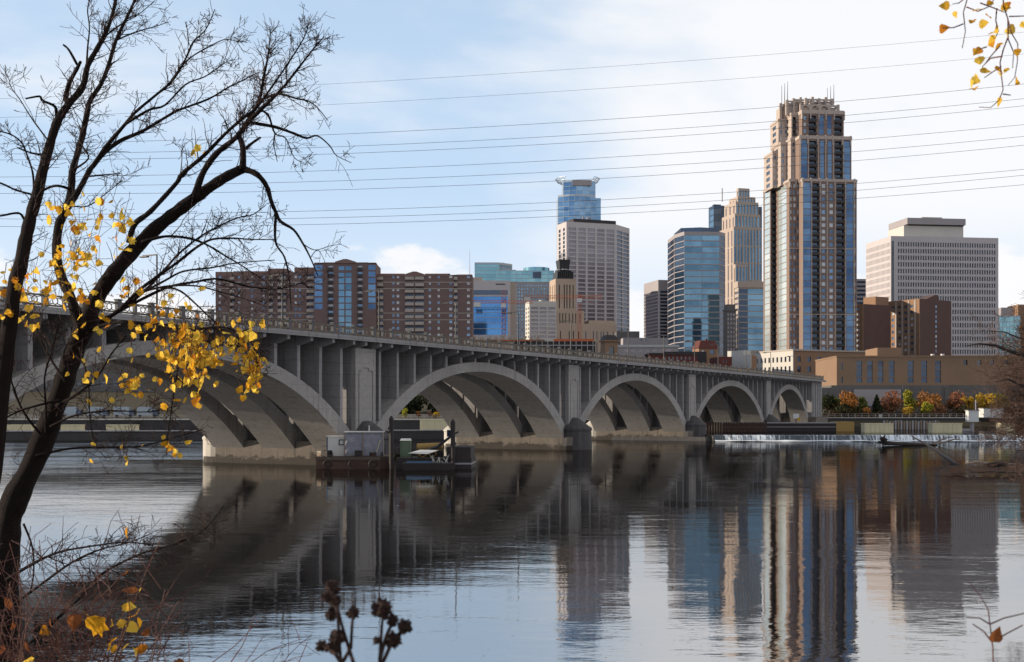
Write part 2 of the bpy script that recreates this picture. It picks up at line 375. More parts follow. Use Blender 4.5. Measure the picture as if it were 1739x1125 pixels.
lw = thing('lock_wall', 'dark lock wall with pale coping seen through the arches', 'wall', (-180, 336, 0))
MB().box(-220, 206, 0, 2, -2, 3.9).build('wall_body', M['lock_wall'], lw)
MB().box(-220, 206, -.25, 2.2, 3.9, 4.2).build('coping', M['white_warm'], lw)
qw = thing('quay_wall', 'dark quay wall along the far bank right of the bridge', 'wall', (160, 387, 0))
MB().box(-135, 200, 0, 1.5, -2, 4.0).build('wall_body', M['lock_wall'], qw)
MB().box(-135, 200, -.2, 1.7, 4.0, 4.3).build('coping', M['concrete_pale'], qw)
# weir
we = thing('weir', 'low overflow weir with water spilling over it at the right', 'weir', (90, 257, 0))
MB().box(-46, 70, .25, 2.4, -2, 1.24).build('sill', M['stone_dark'], we)
m = MB(); xs = [i * .55 for i in range(int(116 / .55))]
prof = [(.9, 1.38), (.2, 1.38), (-.12, 1.24), (-.3, .9), (-.42, .5), (-.55, .05), (-.7, -.2)]
vs = []
for i, x in enumerate(xs):
    k = .22 * math.sin(x * .9) + random.uniform(-.12, .12)
    for j, (y, z) in enumerate(prof): vs.append((-46 + x, y + k * (j / 6) - (.25 if j > 3 and random.random() < .2 else 0), z + (random.uniform(-.03, .06) if j < 2 else 0)))
fs = [(i * 7 + j, (i + 1) * 7 + j, (i + 1) * 7 + j + 1, i * 7 + j + 1) for i in range(len(xs) - 1) for j in range(6)]
m.add(vs, [f[::-1] for f in fs]); m.build('falling_water', M['fall'], we, smooth_=True, kind='stuff')
m = MB(); nx = 60
vs = []; rows = [-9, -5, -2.6, -1.2, -.5]; hh = [.02, .03, .06, .16, .22]
for j in range(5):
    for i in range(nx + 1): vs.append((-46 + 116 * i / nx, rows[j] + random.uniform(-.2, .2), hh[j] + (random.uniform(0, .16) if j > 1 else 0)))
m.add(vs, [(j * (nx + 1) + i, j * (nx + 1) + i + 1, (j + 1) * (nx + 1) + i + 1, (j + 1) * (nx + 1) + i) for j in range(4) for i in range(nx)])
m.build('foam', M['foam'], we, smooth_=True, kind='stuff')

# ================================================================ BRIDGE
LSP = 64.3; UX, UY = .4605, .8877
BR = thing('arch_bridge', 'long grey concrete open spandrel arch bridge crossing the river', 'bridge', (-19.2, 150.7, 0), math.atan2(UY, UX))
RW = ((0, 5.2), (8.4, 13.6), (16.8, 22.0))
def arch(d, s=1.0):   # d in -.5...5 ; returns extrados, intrados height
    d = abs(d); return 14.2 - 33.5 * d * d - 60 * d ** 4, 12.8 - 37 * d * d - 75 * d ** 4
def rib_mesh(L, name):
    n = 36; up = []; lo = []
    for i in range(n + 1):
        d = -.462 + .924 * i / n; e, q = arch(d); up.append(((d + .5) * L, 0, e)); lo.append(((d + .5) * L, 0, q))
    vs = []; m = MB()
    for y in (0, 5.2): vs += [(p[0], y, p[2]) for p in up] + [(p[0], y, p[2]) for p in lo]
    k = n + 1; fs = []
    for i in range(n):
        fs += [(k + i, k + i + 1, i + 1, i), (2 * k + i, 2 * k + i + 1, 3 * k + i + 1, 3 * k + i),
               (i, i + 1, 2 * k + i + 1, 2 * k + i), (k + i, 3 * k + i, 3 * k + i + 1, k + i + 1)]
    fs += [(0, 2 * k, 3 * k, k), (n, k + n, 3 * k + n, 2 * k + n)]
    return m.add(vs, fs).mesh(name, M['concrete_rib'])
spans = [(k * LSP, LSP, 14) for k in (-2, -1, 0, 1, 2)] + [(3 * LSP, .78 * LSP, 11)]
ribs_m = {}; wall_m = {}; beam_m = None
poly = [(0, -1.8, 15.75), (0, -1.8, 15.15), (0, -.1, 14.7), (0, 22.1, 14.7), (0, 23.8, 15.15), (0, 23.8, 15.75)]
beam_m = MB().extrude(poly, (.5, 0, 0)).mesh('floor_beam', M['concrete'])
stations = []
for sx, L, nw in spans:
    key = round(L, 2)
    if key not in ribs_m:
        ribs_m[key] = rib_mesh(L, 'arch_rib')
        for j in range(1, nw + 1):
            d = j / (nw + 1) - .5; e = min(arch(d - .3 / L * 1)[0], arch(d + .3 / L)[0])
            wall_m[(key, j)] = MB().box(-.27, .27, .12, 5.08, e - .35, 14.9).mesh('spandrel_wall', M['concrete'])
    for y0, y1 in RW:
        inst('arch_rib', ribs_m[key], BR, (sx, y0, 0))
        for j in range(1, nw + 1):
            inst('spandrel_wall', wall_m[(key, j)], BR, (sx + L * j / (nw + 1), y0, 0))
    for j in range(0, nw + 1):
        x = sx + L * j / (nw + 1); stations.append(x)
for x in stations:
    if abs((x / LSP) - round(x / LSP)) < .002:
        inst('floor_beam', beam_m, BR, (x - 1.9, 0, 0)); inst('floor_beam', beam_m, BR, (x + 1.4, 0, 0))
    else: inst('floor_beam', beam_m, BR, (x - .25, 0, 0))
xe = 3.98 * LSP; x0 = -2 * LSP
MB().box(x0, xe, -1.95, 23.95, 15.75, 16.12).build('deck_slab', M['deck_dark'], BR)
MB().box(x0, xe, -2.12, -1.95, 15.62, 16.2).build('fascia', M['concrete'], BR); MB().box(x0, xe, 23.95, 24.12, 15.62, 16.2).build('fascia', M['concrete'], BR)
MB().box(x0, xe, 1.2, 20.8, 16.124, 16.16).build('road_surface', M['asphalt'], BR)
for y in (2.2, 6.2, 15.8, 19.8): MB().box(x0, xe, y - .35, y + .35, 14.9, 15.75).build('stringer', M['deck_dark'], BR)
# piers
def stadium(hw, y0, y1, n=10):
    p = []
    for i in range(n + 1):
        a = math.pi + math.pi * i / n; p.append((hw * math.cos(a), y0 + hw * math.sin(a)))
    for i in range(n + 1):
        a = math.pi * i / n; p.append((hw * math.cos(a), y1 + hw * math.sin(a)))
    return p
def pier_parts():
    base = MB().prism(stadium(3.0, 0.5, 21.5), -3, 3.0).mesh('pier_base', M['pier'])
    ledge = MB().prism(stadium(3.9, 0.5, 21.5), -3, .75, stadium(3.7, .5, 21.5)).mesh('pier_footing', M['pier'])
    cap = MB()
    for yc, sgn in ((.2, -1), (21.8, 1)):
        pass
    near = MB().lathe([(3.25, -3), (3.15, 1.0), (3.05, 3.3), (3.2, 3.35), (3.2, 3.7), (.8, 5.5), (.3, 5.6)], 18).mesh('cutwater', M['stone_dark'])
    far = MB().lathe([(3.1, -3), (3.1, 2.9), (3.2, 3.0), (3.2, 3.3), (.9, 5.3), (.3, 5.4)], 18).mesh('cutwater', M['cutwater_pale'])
    return base, ledge, near, far
pb, pl, pn, pf = pier_parts()
shaft = MB().box(-2.05, 2.05, .1, 5.1, 2.5, 14.9).mesh('pier_shaft', M['concrete'])
strut = MB().box(-.5, .5, 5.1, 8.5, 11.5, 14.6).mesh('cross_wall', M['concrete'])
pil = MB().box(-2.25, 2.25, -.45, .1, 2.6, 14.85).mesh('pilaster', M['concrete_rib'])
def pil_panel():
    m = MB()
    m.box(-2.25, -1.62, -.58, -.45, 2.6, 14.83); m.box(1.62, 2.25, -.58, -.45, 2.6, 14.83); m.box(-1.62, 1.62, -.58, -.45, 12.4, 14.83)
    m.box(-1.62, -.75, -.58, -.45, 12.05, 12.4); m.box(.75, 1.62, -.58, -.45, 12.05, 12.4)
    return m.mesh('pilaster_frame', M['concrete_rib']), MB().extrude([(-1.42, -.58, 2.6), (1.42, -.58, 2.6), (1.42, -.58, 11.6), (1.15, -.58, 11.85), (-1.15, -.58, 11.85), (-1.42, -.58, 11.6)], (0, .13, 0)).mesh('pilaster_panel', M['concrete_rib'])
pfm, ppm = pil_panel()
for k in (-2, -1, 0, 1, 2, 3):
    x = k * LSP
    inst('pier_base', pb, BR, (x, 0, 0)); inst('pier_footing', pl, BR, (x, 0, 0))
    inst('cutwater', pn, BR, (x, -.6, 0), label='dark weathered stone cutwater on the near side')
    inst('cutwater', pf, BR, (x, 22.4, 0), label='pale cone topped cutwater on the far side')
    for y0, y1 in RW: inst('pier_shaft', shaft, BR, (x, y0, 0))
    for y0 in (0, 8.4): inst('cross_wall', strut, BR, (x, y0, 0))
    p = inst('pilaster', pil, BR, (x, 0, 0)); inst('pilaster_frame', pfm, p); inst('pilaster_panel', ppm, p)
# rough apron at the third pier, end block at the far bank
MB().prism([(-5.5, -6), (5, -8.5), (6.8, -3), (6.2, 18), (-5, 18)], -2, .9, [(-4.4, -5), (4, -6.5), (5, -3), (4.6, 17), (-4.2, 17)]).build('apron', M['stone_dark'], BR).location = (2 * LSP, 0, 0)
xb = 3.78 * LSP
MB().box(xb - 1, xe, -.8, 22.8, 1.5, 15.7).build('end_block', M['concrete'], BR)
for i in range(4): MB().box(xb + .2 + i * 3.2, xb + 2.3 + i * 3.2, -1.0, -.8, 3.5, 14.6).build('end_panel', M['concrete'], BR)
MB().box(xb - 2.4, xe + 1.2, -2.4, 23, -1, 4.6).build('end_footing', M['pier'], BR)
# parapet
bay = LSP / 15; hb = bay / 2
post = MB().box(-.25, .25, -.2, .2, 16.2, 17.45).box(-.32, .32, -.27, .27, 17.452, 17.58).mesh('railing_post', M['rail_post'])
post2 = MB().box(-.14, .14, -.14, .14, 16.2, 17.32).mesh('railing_post', M['rail_post'])
pm = MB(); a = hb - .4
pm.box(0, a, -.09, .09, 17.15, 17.3); pm.box(0, a, -.11, .11, 16.28, 16.44)
zc = 16.8; cxp = a / 2
ring = [(cxp + .3 * math.cos(t * math.pi / 6), 0, zc + .3 * math.sin(t * math.pi / 6)) for t in range(13)]
pm.tube(ring, .05, 4, False)
for (u0, w0, u1, w1) in ((0, 16.44, cxp - .2, zc - .22), (a, 16.44, cxp + .2, zc - .22), (0, 17.15, cxp - .2, zc + .22), (a, 17.15, cxp + .2, zc + .22)):
    pm.tube([(u0, 0, w0), (u1, 0, w1)], .05, 4, False)
pm.tube([(cxp, 0, 16.44), (cxp, 0, zc - .3)], .05, 4, False); pm.tube([(cxp, 0, zc + .3), (cxp, 0, 17.15)], .05, 4, False)
panel = pm.mesh('railing_panel', M['rail'])
nb_ = int((xe - x0) / bay)
for i in range(nb_ + 1):
    x = x0 + i * bay
    for y in (-1.75, 23.75):
        if y > 0 and i % 2: continue
        inst('railing_post', post, BR, (x, y, 0))
        if i == nb_: continue
        if y < 0:
            inst('railing_post', post2, BR, (x + hb, y, 0))
            inst('railing_panel', panel, BR, (x + .25, y, 0)); inst('railing_panel', panel, BR, (x + hb + .14, y, 0))
MB().box(x0, xe, 23.66, 23.84, 17.15, 17.3).build('railing', M['rail'], BR); MB().box(x0, xe, 23.64, 23.86, 16.3, 16.45).build('railing', M['rail'], BR)
# street lamps on the bridge
def lamp(x, y, lab, far=False):
    wl = BR.matrix_basis
    rz = math.atan2(UY, UX)
    o = thing('street_lamp', lab, 'street lamp', (-19.2 + x * UX - y * UY, 150.7 + x * UY + y * UX, 16.12), rz, 'street lamps along the bridge')
    s = -1 if far else 1
    MB().box(-.2, .2, -.2, .2, 0, .8).build('base', M['metal_dark'], o)
    MB().tube([(0, 0, .75), (0, 0, 6.4)], [.11, .075], 8).build('pole', M['metal_dark'], o)
    MB().box(-.07, .07, 0 if s > 0 else -1.9, 1.9 if s > 0 else 0, 6.32, 6.44).build('arm', M['metal_dark'], o)
    MB().box(-.2, .2, 1.2 * s if s > 0 else -2.2, 2.2 if s > 0 else -1.2, 6.2, 6.318).build('lamp_head', M['metal_dark'], o)
LK = [-.578, -.271, .035, .342, .649, .962, 1.38, 1.69, 2.0, 2.27, 2.63, 3.0, 3.4]
desc = ['rising behind the big leaning tree', 'behind tree twigs against the left apartment wing', 'against the right edge of the apartment centre tower',
        'against the right apartment wing', 'in front of the blue glass office', 'in front of the tan deco tower base', 'left of the grey striped office', 'in front of the grey striped office',
        'in front of the blue green glass tower', 'in front of the dark red mansard house', 'in front of the cream low building', 'in front of the brown tower podium', 'at the far right end of the bridge']
for k, dsc in zip(LK, desc): lamp(k * LSP, -1.1, 'dark one armed lamp ' + dsc)
# ================================================================ BUILDINGS
GZ = 10.0
class Bld:
    """a building: an Empty at its near corner; local x runs along its front, local y back along its left side"""
    def __init__(s, name, label, xc, Z, yaw=0.0, g=GZ, cat='building', cap=240, group=None):
        s.Z = Z; s.th = R(yaw); s.X = (xc - CX) / F * Z; s.g = g; s.cap = cap; s.np = 0; s.rest = {}; s.pm = {}
        s.o = thing(name, label, cat, (s.X, Z, g), s.th, group)
    def org(s, yo): return s.X - yo * math.sin(s.th), s.Z + yo * math.cos(s.th)
    def u(s, px, yo=0.0):
        x = (px - CX) / F; X0, Y0 = s.org(yo); return (x * Y0 - X0) / (math.cos(s.th) - x * math.sin(s.th))
    def v(s, px, xo=0.0):
        x = (px - CX) / F; X0 = s.X + xo * math.cos(s.th); Y0 = s.Z + xo * math.sin(s.th)
        return (X0 - x * Y0) / (math.sin(s.th) + x * math.cos(s.th))
    def z(s, py, xo=0.0, yo=0.0):
        Y = s.Z + xo * math.sin(s.th) + yo * math.cos(s.th); return CAMZ + (HZ - py) / F * Y - s.g
    def pane(s, c, ang, wd, ht, gm, name):
        if s.np < s.cap:
            k = (round(wd, 2), round(ht, 2), gm, name)
            if k not in s.pm: s.pm[k] = MB().box(-wd / 2, wd / 2, -.04, .04, -ht / 2, ht / 2).mesh(name, M[gm])
            inst(name, s.pm[k], s.o, c, (0, 0, ang)); s.np += 1
        else:
            Mx = Matrix.Translation(c) @ Matrix.Rotation(ang, 4, 'Z')
            s.rest.setdefault(gm, MB()).box(-wd / 2, wd / 2, -.04, .04, -ht / 2, ht / 2, Mx)
    def prism(s, pts, z0, z1, specs, wm, name='wall', roof=None):
        """walls round a footprint (counter-clockwise); spec per edge: dict(cols, rows, d, g, name) cuts real openings"""
        m = MB(); n = len(pts)
        for i in range(n):
            p = Vector((*pts[i], 0)); q = Vector((*pts[(i + 1) % n], 0)); L = (q - p).length; e = (q - p) / L
            inn = Vector((-e.y, e.x, 0)); P = lambda a, zz, d=0.0: p + e * a + Vector((0, 0, zz)) + inn * d
            sps = specs.get(i)
            if not sps: m.quad(P(0, z0), P(L, z0), P(L, z1), P(0, z1)); continue
            if isinstance(sps, dict): sps = [sps]
            cols = []
            for sp in sps:
                for c in sp['cols']: cols.append((c[0], c[1], sp))
            cols.sort(key=lambda c: c[0]); a = 0.0; ang = math.atan2(e.y, e.x)
            for c0, c1, sp in cols:
                c0 = max(c0, a + .02); c1 = min(c1, L - .02)
                if c1 - c0 < .05: continue
                m.quad(P(a, z0), P(c0, z0), P(c0, z1), P(a, z1)); b = z0; d = sp.get('d', .3)
                for r0, r1 in sorted(sp['rows']):
                    r0 = max(r0, b + .01); r1 = min(r1, z1 - .02)
                    if r1 - r0 < .05: continue
                    m.quad(P(c0, b), P(c1, b), P(c1, r0), P(c0, r0))
                    m.quad(P(c0, r0), P(c1, r0), P(c1, r0, d), P(c0, r0, d)); m.quad(P(c0, r1, d), P(c1, r1, d), P(c1, r1), P(c0, r1))
                    m.quad(P(c0, r0), P(c0, r0, d), P(c0, r1, d), P(c0, r1)); m.quad(P(c1, r0, d), P(c1, r0), P(c1, r1), P(c1, r1, d))
                    cc = P((c0 + c1) / 2, (r0 + r1) / 2, d + .03)
                    s.pane(cc, ang, c1 - c0 + .04, r1 - r0 + .04, sp.get('g', 'g_dark'), sp.get('name', 'window'))
                    if sp.get('bal'):
                        bm_ = M[sp['bal']]; k = ('bal', round(c1 - c0, 2), sp['bal'])
                        if k not in s.pm:
                            wd = c1 - c0; s.pm[k] = MB().box(-wd / 2 - .1, wd / 2 + .1, -.7, .25, -.22, 0).box(-wd / 2, wd / 2, -.66, -.6, 0.001, 1.0).mesh('balcony', bm_)
                        if s.np < s.cap + 120: inst('balcony', s.pm[k], s.o, P((c0 + c1) / 2, r0 + .02), (0, 0, ang)); s.np += 1
                    b = r1
                m.quad(P(c0, b), P(c1, b), P(c1, z1), P(c0, z1)); a = c1
            m.quad(P(a, z0), P(L, z0), P(L, z1), P(a, z1))
        m.add([(x, y, z1) for x, y in pts], [tuple(range(n))])
        return m.build(name, M[wm], s.o)
    def box(s, x0, x1, y0, y1, z0, z1, wm, front=None, left=None, name='wall', right=None):
        sp = {}
        if front: sp[0] = front
        if right: sp[1] = right
        if left: sp[3] = left
        return s.prism([(x0, y0), (x1, y0), (x1, y1), (x0, y1)], z0, z1, sp, wm, name)
    def solid(s, name, x0, x1, y0, y1, z0, z1, wm): return MB().box(x0, x1, y0, y1, z0, z1).build(name, M[wm], s.o)
    def done(s):
        for gm, m in s.rest.items(): m.build('window_field', M[gm], s.o, kind='stuff')
        return s
def iv(n, a, b, frac):
    p = (b - a) / n; return [(a + p * (i + .5 - frac / 2), a + p * (i + .5 + frac / 2)) for i in range(n)]
def flip(L, cols): return [(L - b, L - a) for a, b in cols]     # left side edges run from back to front

# ---- plum brick apartment complex
b = Bld('apartment_building', 'wide plum brown brick apartment block with a glass bayed central tower', 366, 480, 0, 6, cap=290)
S = .24; z0 = -6
fl = 2.62
def rows_px(ytop, n, hpx, pitch=10.95):
    return [(b.z(ytop + i * pitch + hpx), b.z(ytop + i * pitch)) for i in range(n)]
def cpx(l): return [(b.u(a), b.u(c)) for a, c in l]
wr = rows_px(468, 14, 4.6)
def wing(x0, x1, top, wins, bals, yo=0.0):
    U0 = b.u(x0)
    front = [dict(cols=[(c0 - U0, c1 - U0) for c0, c1 in cpx(wins)], rows=wr, g='g_win', d=.22),
             dict(cols=[(c0 - U0, c1 - U0) for c0, c1 in cpx(bals)], rows=[(r0 - .5, r1 + .35) for r0, r1 in wr], g='g_navy', d=1.3, bal='trim_pale', name='balcony_door')]
    b.box(U0, b.u(x1), yo, yo + 16, z0, b.z(top), 'brick_apt', front)
wing(366, 535, 463, [(371, 375.5), (404, 408), (426, 430), (446, 450), (500, 504), (507, 511)], [(391, 398), (457, 464), (472, 486), (521, 534)])
wing(640, 802, 467, [(666, 670), (673.5, 678), (728, 732), (743, 747), (763, 768), (793, 798)], [(641, 651), (688, 703), (705, 720), (771, 777)])
for y in (479, 490, 531.5, 543):
    for a, c in ((366, 535), (640, 802)): b.solid('band', b.u(a) + .05, b.u(c) - .05, -.12, -.003, b.z(y + 1.2), b.z(y), 'trim_pale')
for a, c, t in ((366, 395, 462), (396, 455, 461), (455, 488, 456.5), (500, 535, 454.5), (640, 687, 465), (722, 760, 465), (776, 802, 466.5)):
    b.solid('parapet', b.u(a), b.u(c), -.15, 15.8, b.z(469 if t > 460 else 463) + .01, b.z(t), 'brick_apt2')
def gable(x0, x1, ybase, yside, ypeak, yo, mt, name='gable'):
    xm = (x0 + x1) / 2
    P = [(b.u(x0), yo, b.z(ybase)), (b.u(x1), yo, b.z(ybase)), (b.u(x1), yo, b.z(yside)), (b.u(xm + 3), yo, b.z(ypeak)), (b.u(xm - 3), yo, b.z(ypeak)), (b.u(x0), yo, b.z(yside))]
    MB().extrude(P, (0, 3, 0)).build(name, M[mt], b.o)
gable(686, 722, 470, 466.5, 461.5, -.3, 'brick_apt2')
# centre tower
U0 = b.u(535); cr = rows_px(452, 16, 8.6)
tw = [dict(cols=[(c0 - U0, c1 - U0) for c0, c1 in cpx([(536.5, 549.5), (627, 639)])], rows=cr[:7], g='g_blue', d=.05, name='bay_glass'),
      dict(cols=[(c0 - U0, c1 - U0) for c0, c1 in cpx([(559, 567.5), (609, 617)])], rows=cr, g='g_win', d=.7, name='balcony_door', bal='metal_dark'),
      dict(cols=[(c0 - U0, c1 - U0) for c0, c1 in cpx([(577, 586.5), (588.5, 598.5)])], rows=[(r0, r1 + (.15 if i > 1 else -.5)) for i, (r0, r1) in enumerate(cr)], g='g_steel', d=.1, name='bay_glass')]
b.box(U0, b.u(640), -3, 14, z0, b.z(449), 'brick_apt', tw)
b.solid('parapet', b.u(550), b.u(627), -3.2, 13.9, b.z(449) + .01, b.z(447.5), 'brick_apt2')
gable(571, 606, 449, 446.5, 442, -3.5, 'brick_apt2')
for a, c in ((536, 550), (626.5, 640)): b.solid('bay_cap', b.u(a), b.u(c), -3.3, 2, b.z(449) + .012, b.z(448), 'roof_dark')
b.solid('rooftop_unit', b.u(752), b.u(763), 4, 8, b.z(467), b.z(463), 'brick_dark')
MB().tube([(b.u(797), 5, b.z(467)), (b.u(797), 5, b.z(422))], [.14, .05], 5).build('flag_pole', M['gray_pre'], b.o)
b.done()

# ---- blue glass office
b = Bld('glass_office', 'saturated blue glass office block in a pale concrete frame beside the apartments', 800, 620, 0, 8)
Wd = b.u(867)
b.box(0, Wd, 0, 30, -8, b.z(477), 'white_pre', [dict(cols=[(.2, b.u(862))], rows=[(b.z(569), b.z(559)), (b.z(558.2), b.z(549)), (b.z(548.2), b.z(540)), (b.z(539.2), b.z(531)), (b.z(530.4), b.z(522)), (b.z(521.6), b.z(513)), (b.z(512.6), b.z(504))], g='g_cobalt', d=.3, name='window_band')], name='frame')
b.solid('band', .3, b.u(862), -.06, .2, b.z(501), b.z(493), 'g_navy')
b.solid('roof_slot', b.u(842), b.u(858), -.06, 1, b.z(484), b.z(482), 'roof_dark')
b.solid('stair_wall', Wd + .02, b.u(877), 1.5, 28, -8, b.z(479), 'pink_stone')
b.solid('penthouse', b.u(802), b.u(818), 5, 20, b.z(477), b.z(470), 'pink_stone')
b.done()
# ---- teal glass pair far behind
b = Bld('teal_office', 'flat topped pale blue glass slab behind the blue glass office', 806, 1000, 0)
b.prism([(0, 0), (b.u(848), 0), (b.u(870), 12), (b.u(870), 40), (0, 40)], -8, b.z(446), {0: dict(cols=[(.3, b.u(848) - .1)], rows=iv(20, b.z(560), b.z(449), .85), g='g_teal', d=.2, name='window_band'), 1: dict(cols=[(.2, 15)], rows=iv(20, b.z(560), b.z(449), .85), g='g_steel', d=.2, name='window_band')}, 'steel_pale')
b.solid('rooftop_unit', b.u(853), b.u(856), 14, 17, b.z(446), b.z(443), 'gray_pre'); b.done()
b = Bld('teal_office', 'green blue glass office with a round drum on its roof', 843, 900, 0)
u = b.u
rr = iv(3, b.z(479), b.z(460), .86)
b.box(0, u(876), 0, 30, b.z(479), b.z(458.5), 'steel_pale', [dict(cols=iv(4, 0, u(876), .97), rows=rr, g='g_teal', d=.2, name='window_band')])
b.box(u(876) + .02, u(941), 1, 30, b.z(479), b.z(459.5), 'steel_pale', [dict(cols=iv(6, 0, u(941) - u(876), .96), rows=rr, g='g_teal', d=.2, name='window_band')])
lower = [dict(cols=iv(15, 0, u(941) - u(870), .5), rows=iv(16, b.z(575), b.z(482), .55), g='g_steel', d=.25)]
b.box(u(870), u(941), .6, 30, -8, b.z(479) - .02, 'gray_pre', lower)
dr = MB().lathe([(u(934) / 2 - u(889) / 2, 0), (u(934) / 2 - u(889) / 2, b.z(453) - b.z(459.5))], 28).build('roof_drum', M['g_teal'], b.o); dr.location = ((u(934) + u(889)) / 2, 12, b.z(459.5) + .05)
b.solid('glass_notch', u(905), u(919), .2, .9, b.z(472), b.z(462), 'g_navy'); b.done()
# ---- small white office
b = Bld('white_office', 'small cream office with wide brown window bands left of the deco tower', 899, 700, 12, 8)
L = b.v(892); Wd = b.u(945); zt = b.z(511.5)
rr = [(b.z(527 + i * 6.9), b.z(521.5 + i * 6.9)) for i in range(8)]
rr = [(b.z(525.5 + i * 6.9), b.z(521.5 + i * 6.9)) for i in range(8)]
b.box(0, Wd, 0, L, -8, zt, 'white_warm', [dict(cols=[(b.u(901.5), b.u(913.5)), (b.u(916.5), b.u(928)), (b.u(931), b.u(943))], rows=rr, g='g_mauve', d=.4, name='window_band')], [dict(cols=iv(2, 0, L, .4), rows=rr, g='g_dark', d=.4)])
b.solid('rooftop_unit', b.u(921), b.u(925), 5, 9, zt, b.z(508), 'white_warm'); b.done()
# ---- tan deco tower
b = Bld('deco_tower', 'stepped tan stone deco tower with a dark antenna crown', 927, 780, 12, 8, cap=200)
def slots(x0, x1, pxs, wpx=1.6, yo=0.0): return [(b.u(p, yo) - x0, b.u(p + wpx, yo) - x0) for p in pxs]
L = b.v(917); Wd = b.u(1047)
b.box(0, Wd, 0, max(L, 24), -8, b.z(549), 'tan_deco', [dict(cols=slots(0, Wd, [933, 943, 951, 966, 973, 982, 994, 1007, 1013, 1020, 1024, 1031, 1041]), rows=[(b.z(600), b.z(580)), (b.z(576), b.z(562))], g='g_navy', d=.5)],
      [dict(cols=iv(3, 0, max(L, 24), .25), rows=[(b.z(600), b.z(580)), (b.z(576), b.z(562))], g='g_navy', d=.5)])
x0 = b.u(934, 4); x1 = b.u(992, 4)
b.box(x0, x1, 4, 26, b.z(549) - .05, b.z(526), 'tan_deco', [dict(cols=slots(x0, x1, [950, 955, 960, 966, 972, 977, 984], 1.5, 4), rows=[(b.z(548), b.z(531))], g='g_navy', d=.5)], [dict(cols=iv(2, 0, 22, .3), rows=[(b.z(548), b.z(531))], g='g_navy', d=.5)])
b.solid('wing', b.u(926, 5), b.u(944, 3), 2.5, 9, b.z(549), b.z(528.5), 'tan_deco')
x0 = b.u(943.5, 7); x1 = b.u(978, 7)
b.box(x0, x1, 7, 24, b.z(526) - .05, b.z(471), 'tan_deco', [dict(cols=slots(x0, x1, [949, 957.5, 962, 967, 972.5], 1.7, 7), rows=[(b.z(522), b.z(481))], g='g_navy', d=.6)], [dict(cols=iv(3, 0, 17, .22), rows=[(b.z(522), b.z(481))], g='g_navy', d=.6)])
b.solid('shoulder', b.u(1000, 6), b.u(1045, 6), 6, 22, b.z(549), b.z(542), 'tan_deco')
m = MB(); cxm = (b.u(958, 12)); k = .39
m.box(cxm - 15 * k, cxm + 15 * k, 9, 21, b.z(471), b.z(468.6))
for i in range(9): m.box(cxm - 14 * k + i * 3.3 * k, cxm - 12 * k + i * 3.3 * k, 8.8, 21, b.z(468.6), b.z(458 - (i % 2) * 2))
m.box(cxm - 12 * k, cxm + 12 * k, 11, 19, b.z(468.6), b.z(454))
m.prism([(cxm - 8 * k, 11), (cxm + 8 * k, 11), (cxm + 8 * k, 19), (cxm - 8 * k, 19)], b.z(454), b.z(437), [(cxm - 10 * k, 10), (cxm + 10 * k, 10), (cxm + 10 * k, 20), (cxm - 10 * k, 20)])
for i in range(6): m.box(cxm - 9 * k + i * 3.4 * k, cxm - 8 * k + i * 3.4 * k, 12, 13, b.z(437), b.z(random.uniform(424, 433)))
m.build('antenna_crown', M['metal_dark'], b.o)
for i, (dx_, y) in enumerate(((-11, 456), (-3, 455), (2, 455), (8, 456))):
    MB().lathe([(.2, 0), (1.1, .2), (1.1, .5)], 10).build('dish', M['white_paint'], b.o).location = (cxm + dx_ * k, 9.5, b.z(y))
b.done()
# ---- white office tower
b = Bld('office_tower', 'tall white precast office tower with mauve windows and a dark penthouse', 962, 950, 20)
Wd = b.u(1046); L = b.v(955.5)
q = (Wd + 20.0, 16.0); zt = b.z(376.5)
rr = [(b.z(391.5 + i * 7.25), b.z(386.2 + i * 7.25)) for i in range(27)]
e1 = math.hypot(20, 16)
cf = [(b.u(a), b.u(c)) for a, c in ((965.5, 978.5), (982, 994.5), (998, 1010.5), (1014, 1026.5), (1030, 1043))]
b.prism([(0, 0), (Wd, 0), q, (q[0], 50), (0, max(L, 20))], -8, zt, {0: dict(cols=cf, rows=rr, g='g_mauve', d=.5, name='window_band'), 1: dict(cols=iv(2, 1, e1 - 1, .88), rows=rr, g='g_navy', d=.5, name='window_band'), 4: dict(cols=iv(2, 1, max(L, 20) - .6, .45), rows=rr, g='g_dark', d=.5, name='window_band')}, 'white_pre')
b.prism([(b.u(974, 6), 6), (b.u(1046, 6), 6), (b.u(1052, 6), 14), (b.u(1052, 6), 30), (b.u(974, 6), 30)], zt, b.z(368.5), {}, 'roof_dark', 'penthouse')
for px_ in (990, 998, 1002): MB().tube([(b.u(px_, 12), 12, b.z(369)), (b.u(px_, 12), 12, b.z(363))], .8, 6).build('vent', M['gray_pre'], b.o)
b.done()
# ---- blue crowned tower
b = Bld('glass_tower', 'tall blue glass tower topped by an open ring crown', 948, 1200, 0)
def arcpts(x0, x1, y, bul, n=7):
    return [(x0 + (x1 - x0) * i / n, y - bul * math.sin(math.pi * i / n)) for i in range(n + 1)]
u = b.u
ff = arcpts(0, u(1012), 6, 7)
sp = {i: dict(cols=[(.15, math.dist(ff[i], ff[i + 1]) - .15)], rows=iv(26, b.z(560), b.z(333), .9), g='g_capella', d=.15, name='window_band') for i in range(7)}
b.prism(ff + [(u(1012), 45), (0, 45)], -8, b.z(330), sp, 'steel_pale')
ff = arcpts(u(957), u(1012), 6.5, 4, 5)
sp = {i: dict(cols=[(.15, math.dist(ff[i], ff[i + 1]) - .15)], rows=iv(3, b.z(330), b.z(308), .9), g='g_capella', d=.15, name='window_band') for i in range(5)}
b.prism(ff + [(u(1012), 44), (u(957), 44)], b.z(330), b.z(306), sp, 'steel_pale')
